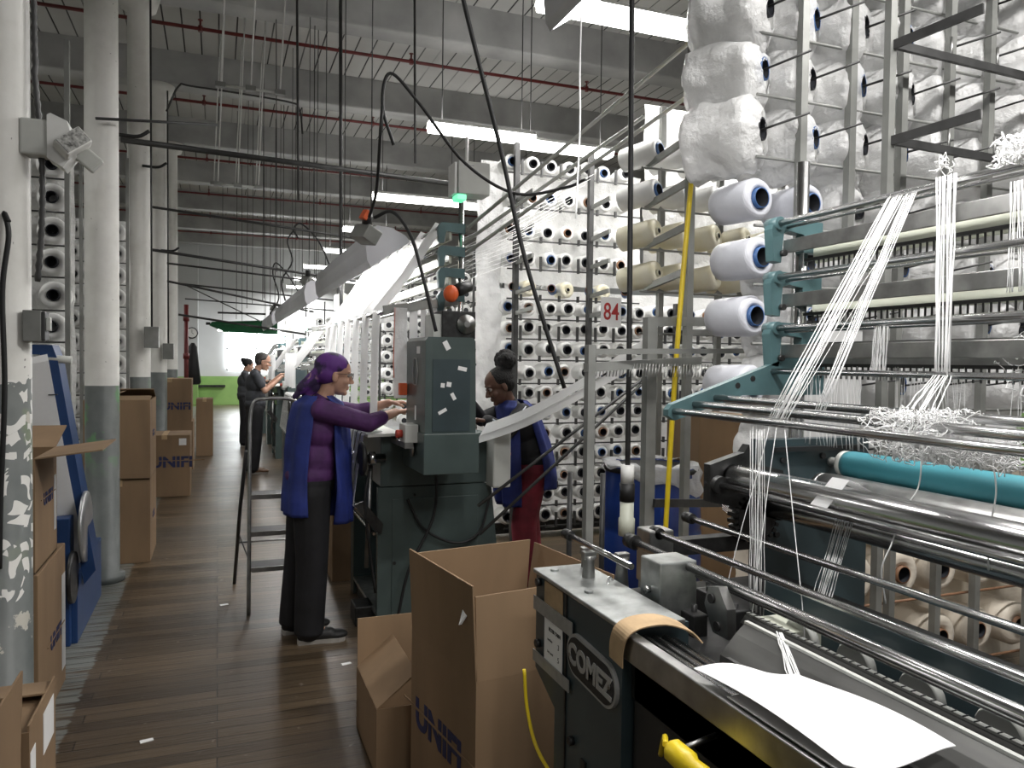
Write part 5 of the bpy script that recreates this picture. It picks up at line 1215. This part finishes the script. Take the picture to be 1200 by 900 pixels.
def hand(mb, w, d, n, s, curl, sc_=1.):
    """palm, four unequal bent fingers and a thumb from the side; d along the hand, n back of the hand, s side of the thumb"""
    w, d, n, s = V(w), V(d).normalized(), V(n).normalized(), V(s).normalized()
    for off, L, fl in ((.029, .068, .9), (.010, .078, 1.), (-.010, .073, 1.05), (-.029, .057, 1.15)):
        k = w+d*.082*sc_+s*off*sc_
        cap(mb, w+s*off*.5*sc_, k, .013*sc_, .011*sc_)
        p = k; a = 0; dd = (d+s*off*3).normalized()
        for seg in (.45, .30, .25):
            a += curl*fl; q = p+(dd*math.cos(a)-n*math.sin(a))*L*seg*sc_; cap(mb, p, q, .0083*sc_, .0073*sc_); p = q
    b = w+d*.025*sc_+s*.026*sc_; q = b+(d*.6+s*.7-n*.3).normalized()*.042*sc_; cap(mb, b, q, .013*sc_, .0095*sc_)
    cap(mb, q, q+(d*.9+s*.15-n*.4).normalized()*.030*sc_, .0095*sc_, .008*sc_)
def head_frame(c, yaw, pitch): return Matrix.Translation(c) @ Matrix.Rotation(yaw, 4, 'Z') @ Matrix.Rotation(pitch, 4, 'Y')
def head(mb, F, k=1.):
    R = F.to_3x3()
    def e(c, r): ell(mb, F @ (V(c)*k), tuple(q*k for q in r), R)
    e((-.005, 0, .030), (.098, .076, .084)); e((.028, 0, -.030), (.062, .060, .086)); e((.038, 0, -.085), (.042, .044, .032)); e((.070, 0, -.102), (.018, .021, .015))
    cap(mb, F @ (V((.086, 0, .008))*k), F @ (V((.110, 0, -.034))*k), .008*k, .011*k)
    for s in (1, -1):
        e((.098, .011*s, -.040), (.010, .008, .007)); e((.078, .028*s, .024), (.014, .025, .008)); e((.060, .038*s, -.034), (.026, .020, .022)); e((-.004, .076*s, -.015), (.018, .008, .031))
    e((.087, 0, -.064), (.010, .021, .0055)); e((.085, 0, -.076), (.010, .019, .0060))
def eyes(F, parent, k=1.):
    for s in (1, -1):
        o = MB().sph(F @ (V((.0775, .029*s, .004))*k), .0125*k, 12, 8).build('eye', M['eye'], parent)
        MB().sph(F @ (V((.0870, .029*s, .003))*k), .0055*k, 10, 6).build('pupil', M['hairb'], o)
def glasses(F, parent, k=1.):
    g = MB()
    for s in (1, -1):
        g.tube([F @ (V((.103+.004*math.cos(a)*0, .031*s+.024*math.cos(a), .002+.017*math.sin(a)))*k) for a in [2*PI*i/20 for i in range(20)]], .0018*k, 6, closed=True)
        g.tube([F @ (V(p)*k) for p in ((.103, .055*s, .008), (.06, .075*s, .010), (.0, .080*s, .006), (-.012, .080*s, -.012))], .0017*k, 6)
    g.tube([F @ (V(p)*k) for p in ((.104, .007, .006), (.108, 0, .009), (.104, -.007, .006))], .0017*k, 6)
    g.build('glasses', M['black'], parent)
def panel(sections, a0, a1, name, m, parent, seed=1., amp=.010, th=.006, n=26, cy=0.):
    """hanging cloth panel wrapped round part of the body: sections (z, cx, rx, ry)"""
    vs = []; rows = []
    S = []
    for i in range(len(sections)-1):
        for k in range(5): u = k/5; S.append([p*(1-u)+q*u for p, q in zip(sections[i], sections[i+1])])
    S.append(sections[-1]); J = len(S)
    for lay in (0, -th):
        for j, (z, cx, rx, ry) in enumerate(S):
            for i in range(n+1):
                a = a0+(a1-a0)*i/n; w = amp*(.3+1.6*j/J)*noise.noise(V((a*2.4, z*2.2, seed)))*2+amp*.5*noise.noise(V((a*7, z*5, seed)))
                vs.append(V((cx+math.cos(a)*(rx+w+lay), cy+math.sin(a)*(ry+w+lay), z)))
    N = (n+1)*J; fs = []
    for j in range(J-1):
        for i in range(n):
            q = (j*(n+1)+i, j*(n+1)+i+1, (j+1)*(n+1)+i+1, (j+1)*(n+1)+i); fs.append(q); fs.append(tuple(N+k for k in reversed(q)))
    for i in range(n):
        fs.append((i, N+i, N+i+1, i+1)); b_ = (J-1)*(n+1)+i; fs.append((b_, b_+1, N+b_+1, N+b_))
    for j in range(J-1):
        b_ = j*(n+1); fs.append((b_, b_+n+1, N+b_+n+1, N+b_)); b_ += n; fs.append((b_, N+b_, N+b_+n+1, b_+n+1))
    return MB().add(vs, fs, True).build(name, m, parent)
def shoe(ankle, d, L, m, parent, sole='sole'):
    a = V(ankle); d = V(d).normalized(); mb = MB()
    h = V((a.x, a.y, .045)); ell(mb, h-d*.02, (.048, .040, .042)); cap(mb, h, V((h.x, h.y, .085)), .042, .040)
    cap(mb, h, h+d*(L*.45)+V((0, 0, -.004)), .042, .040); t = h+d*(L*.62)
    R = Matrix.Rotation(math.atan2(d.y, d.x), 3, 'Z'); ell(mb, V((t.x, t.y, .036)), (.065, .045, .028), R)
    fuse(mb, .006, 3, 'shoe', M[m], parent)
    s = MB(); n = V((-d.y, d.x, 0)); prof = []
    for u, w in ((-.32, .025), (-.28, .038), (0, .036), (.3, .036), (.6, .047), (.82, .044), (.97, .030), (1.02, .012)): prof.append((u, w))
    ring = [h+d*(u*L*.80)+n*w for u, w in prof]+[h+d*(u*L*.80)-n*w for u, w in reversed(prof)]
    poly = [(p.x, p.y) for p in ring]; s.prism(poly, 'z', .0, .024); s.build('shoe_sole', M[sole], parent)

def person(lab, K):
    """K: joints in metres in the room; builds one continuous body, then clothing over it"""
    t = thing('person', (K['pelvis'][0], K['pelvis'][1], 0), lab, 'person')
    b = MB(); f = K['f']; cy = K['pelvis'][1]; k = K.get('k', 1.)
    pel, bel, che = V(K['pelvis']), V(K['belly']), V(K['chest'])
    ell(b, pel, (.115, .160, .115)); ell(b, bel, (.105, .140, .14)); ell(b, che, (.110, .155, .15))
    cap(b, K['sh'][0], K['sh'][1], .05, .05); cap(b, (V(K['sh'][0])+V(K['sh'][1]))/2+V((0, 0, -.01)), K['neck'], .06, .047)
    F = head_frame(K['head'], K['yaw'], K['pitch']); cap(b, K['neck'], F @ V((-.015, 0, -.05)), .047, .050); head(b, F, k)
    for i in (0, 1):
        s, e_, w = K['sh'][i], K['el'][i], K['wr'][i]
        cap(b, s, e_, .046, .037); cap(b, e_, V(e_).lerp(V(w), .45), .038, .034); cap(b, V(e_).lerp(V(w), .45), w, .034, .024)
        h_ = K['hand'][i]; hand(b, w, h_[0], h_[1], h_[2], h_[3])
        hp, kn, an = K['hip'][i], K['kn'][i], K['an'][i]
        cap(b, hp, kn, .082, .055); cap(b, kn, V(kn).lerp(V(an), .35), .053, .052); cap(b, V(kn).lerp(V(an), .35), an, .050, .036)
        cap(b, an, V((an[0], an[1], .045))+V(K['toe'][i])*.10, .034, .028)
    fuse(b, .0048, 2, 'body', M[K['skin']], t); eyes(F, t, k)
    if K.get('glasses'): glasses(F, t, k)
    g = MB(); ell(g, pel+V((0, 0, .02)), (.142, .178, .12))
    for i in (0, 1):
        hp, kn, an = V(K['hip'][i]), V(K['kn'][i]), V(K['an'][i])
        cap(g, hp, kn, .112, .092); cap(g, kn, an+V((0, 0, -.01)), .092, .076)
        g.cyl(kn, V((an.x, an.y, .055)), .092, .084, n=20)
    fuse(g, .008, 6, 'trousers', M[K['trousers']], t)
    g = MB(); ell(g, pel+V((0, 0, .06)), (.148, .180, .10)); ell(g, bel, (.140, .168, .16)); ell(g, che, (.142, .178, .155))
    m_ = (V(K['sh'][0])+V(K['sh'][1]))/2; cap(g, K['sh'][0], K['sh'][1], .062, .062); cap(g, m_, m_.lerp(V(K['neck']), .55), .070, .056)
    for i in (0, 1):
        s, e_, w = V(K['sh'][i]), V(K['el'][i]), V(K['wr'][i]); q = K['sleeve'][i]
        if q <= 1: cap(g, s, s.lerp(e_, q), .060, .056)
        else: cap(g, s, e_, .066, .054); cap(g, e_, e_.lerp(w, q-1), .054, .044)
    fuse(g, .007, 4, 'top', M[K['top']], t)
    for i in (0, 1): shoe(K['an'][i], K['toe'][i], .25, K['shoe'], t)
    return t, F

# the woman in the purple headscarf
t, F = person('woman in a purple headscarf and blue smock reaching into machine 84', dict(
    f=1, pelvis=(.50, 4.53, .90), belly=(.515, 4.53, 1.05), chest=(.53, 4.53, 1.22), sh=((.545, 4.375, 1.335), (.545, 4.685, 1.335)), neck=(.585, 4.53, 1.42),
    head=(.635, 4.53, 1.535), yaw=0, pitch=.12, el=((.805, 4.35, 1.262), (.80, 4.70, 1.30)), wr=((.985, 4.46, 1.315), (.985, 4.66, 1.36)),
    hand=(((1, .25, .10), (-.1, -.1, 1), (0, 1, 0), .35), ((1, -.2, .05), (-.1, .1, 1), (0, -1, 0), .35)),
    hip=((.50, 4.455, .86), (.49, 4.605, .86)), kn=((.505, 4.45, .48), (.46, 4.63, .48)), an=((.49, 4.45, .09), (.42, 4.65, .09)), toe=((1, -.06, 0), (1, .08, 0)),
    skin='skinl', trousers='pants', top='purple', sleeve=(1.45, 1.35), shoe='shoe', glasses=True))
sec = [(1.415, .545, .075, .135), (1.37, .54, .135, .185), (1.25, .535, .158, .195), (1.10, .52, .165, .19), (.95, .505, .155, .20), (.84, .505, .155, .205), (.74, .51, .150, .20)]
panel(sec, math.radians(104), math.radians(254), 'smock_back', M['vest'], t, 2., .012, cy=4.53)
sec = [(1.415, .545, .075, .135), (1.37, .55, .135, .185), (1.25, .55, .165, .185), (1.10, .55, .18, .18), (.95, .55, .185, .18), (.80, .55, .185, .17), (.68, .555, .17, .15)]
panel(sec, math.radians(-66), math.radians(66), 'smock_front', M['vest'], t, 5., .016, cy=4.53)
g = MB(); R = F.to_3x3()
ell(g, F @ V((-.020, 0, .048)), (.102, .086, .080), R); ell(g, F @ V((-.045, 0, .005)), (.078, .083, .075), R)
cap(g, F @ V((-.09, 0, -.02)), F @ V((-.17, .0, -.10)), .050, .034); cap(g, F @ V((-.13, 0, -.05)), F @ V((-.205, 0, -.155)), .035, .016); cap(g, F @ V((-.10, .01, -.08)), F @ V((-.15, .02, -.16)), .04, .02)
fuse(g, .006, 3, 'headscarf', M['scarf'], t)

# the woman with the hair bun, bent over the back of machine 84
t, F = person('woman with a curly hair bun, navy smock and dark red trousers behind machine 84', dict(
    f=-1, pelvis=(2.13, 5.1, .86), belly=(2.10, 5.1, 1.0), chest=(2.04, 5.1, 1.17), sh=((1.99, 4.95, 1.27), (1.99, 5.25, 1.27)), neck=(1.935, 5.1, 1.36),
    head=(1.872, 5.1, 1.455), yaw=PI, pitch=.42, k=1.08, el=((1.84, 4.86, 1.14), (1.80, 5.28, 1.20)), wr=((1.68, 4.80, 1.225), (1.66, 5.20, 1.35)),
    hand=(((-1, .1, .15), (0, -.1, 1), (0, 1, 0), .35), ((-1, -.15, .2), (0, .1, 1), (0, -1, 0), .35)),
    hip=((2.11, 5.03, .84), (2.11, 5.18, .84)), kn=((2.04, 5.02, .46), (2.14, 5.20, .46)), an=((2.07, 5.02, .09), (2.19, 5.22, .09)), toe=((-1, -.1, 0), (-1, .1, 0)),
    skin='skind', trousers='redp', top='pants', sleeve=(1.98, 1.98), shoe='shoe'))
sec = [(1.35, 1.985, .08, .14), (1.30, 1.99, .135, .185), (1.20, 2.02, .165, .195), (1.05, 2.07, .175, .195), (.92, 2.10, .185, .205), (.80, 2.11, .205, .21), (.72, 2.10, .21, .21)]
panel(sec, math.radians(-80), math.radians(76), 'smock_back', M['navy'], t, 3., .014, cy=5.1)
sec = [(1.35, 1.985, .08, .14), (1.30, 1.99, .135, .185), (1.20, 2.02, .165, .185), (1.05, 2.04, .185, .185), (.90, 2.05, .20, .19), (.75, 2.06, .20, .185), (.60, 2.06, .18, .17)]
panel(sec, math.radians(116), math.radians(248), 'smock_front', M['navy'], t, 8., .016, cy=5.1)
R = F.to_3x3(); g = MB(); ell(g, F @ V((-.022, 0, .040)), (.108, .089, .089), R); ell(g, F @ V((-.045, 0, .0)), (.076, .085, .075), R)
for i in range(60):
    a, b_ = random.uniform(0, 2*PI), random.uniform(-1, 1); q = V((math.cos(a)*math.sqrt(1-b_*b_), math.sin(a)*math.sqrt(1-b_*b_), b_))
    ell(g, F @ V((-.110, 0, .145)) + q*.062, (.022, .022, .022))
ell(g, F @ V((-.110, 0, .145)), (.068, .068, .068)); cap(g, F @ V((-.07, 0, .09)), F @ V((-.10, 0, .13)), .045, .05)
fuse(g, .006, 2, 'hair', M['hairb'], t)
for k in range(3):
    p, q = V((1.99, 4.886, 1.315-.018*k)), V((1.845, 4.806, 1.172-.016*k))
    MB().tube([p, p.lerp(q, .5)+V((0, -.004, .006)), q, V((1.70, 4.752, 1.240-.014*k))], .0045, 6).build('sleeve_stripe', M['stripe'], t)

# the man at the third machine
t, F = person('man with glasses and a charcoal t shirt working down the line', dict(
    f=1, pelvis=(.50, 11.4, .93), belly=(.50, 11.4, 1.08), chest=(.50, 11.4, 1.27), sh=((.49, 11.22, 1.40), (.49, 11.58, 1.40)), neck=(.53, 11.4, 1.48),
    head=(.60, 11.4, 1.585), yaw=0, pitch=.22, k=1.05, el=((.62, 11.20, 1.17), (.66, 11.62, 1.20)), wr=((.85, 11.30, 1.37), (.86, 11.5, 1.40)),
    hand=(((1, .1, .2), (-.2, 0, 1), (0, 1, 0), .3), ((1, -.1, .2), (-.2, 0, 1), (0, -1, 0), .3)),
    hip=((.50, 11.31, .90), (.49, 11.49, .90)), kn=((.50, 11.30, .50), (.47, 11.50, .50)), an=((.46, 11.30, .09), (.42, 11.50, .09)), toe=((1, 0, 0), (1, .1, 0)),
    skin='skinl', trousers='pants', top='tshirt', sleeve=(.65, .65), shoe='bshoe', glasses=True))
R = F.to_3x3(); g = MB(); ell(g, F @ V((-.022, 0, .042)), (.104, .086, .088), R); ell(g, F @ V((-.050, 0, -.005)), (.066, .080, .070), R)
fuse(g, .007, 1, 'hair', M['hairg'], t)
t, F = person('person with dark tied hair partly hidden behind the man in the charcoal shirt', dict(
    f=1, pelvis=(.48, 15.0, .90), belly=(.48, 15, 1.04), chest=(.48, 15, 1.20), sh=((.47, 14.84, 1.33), (.47, 15.16, 1.33)), neck=(.49, 15, 1.41),
    head=(.53, 15, 1.50), yaw=.1, pitch=.25, el=((.58, 14.82, 1.10), (.60, 15.18, 1.10)), wr=((.80, 14.9, 1.20), (.80, 15.1, 1.20)),
    hand=(((1, .1, .2), (-.2, 0, 1), (0, 1, 0), .3), ((1, -.1, .2), (-.2, 0, 1), (0, -1, 0), .3)),
    hip=((.48, 14.92, .86), (.48, 15.08, .86)), kn=((.48, 14.92, .48), (.48, 15.08, .48)), an=((.46, 14.92, .09), (.46, 15.08, .09)), toe=((1, 0, 0), (1, .1, 0)),
    skin='skinl', trousers='pants', top='tshirt', sleeve=(.9, .9), shoe='shoe'))
R = F.to_3x3(); g = MB(); ell(g, F @ V((-.022, 0, .042)), (.104, .086, .088), R); ell(g, F @ V((-.11, 0, .07)), (.05, .05, .05), R)
fuse(g, .007, 1, 'hair', M['hairb'], t)
# ------------------------------------------------------------------ light and view
w = bpy.data.worlds.new('world'); sc.world = w; w.use_nodes = True
w.node_tree.nodes['Background'].inputs[0].default_value = (1, .99, .97, 1); w.node_tree.nodes['Background'].inputs[1].default_value = .16
area(1.3, BACK-.1, 2.0, 2.0, 1.5, 60, (PI/2, 0, 0), (.93, .97, 1))
sc.view_settings.view_transform = 'Standard'; sc.view_settings.look = 'None'
sc.view_settings.exposure = 0.18; sc.view_settings.gamma = 1.0; sc.view_settings.use_curve_mapping = False
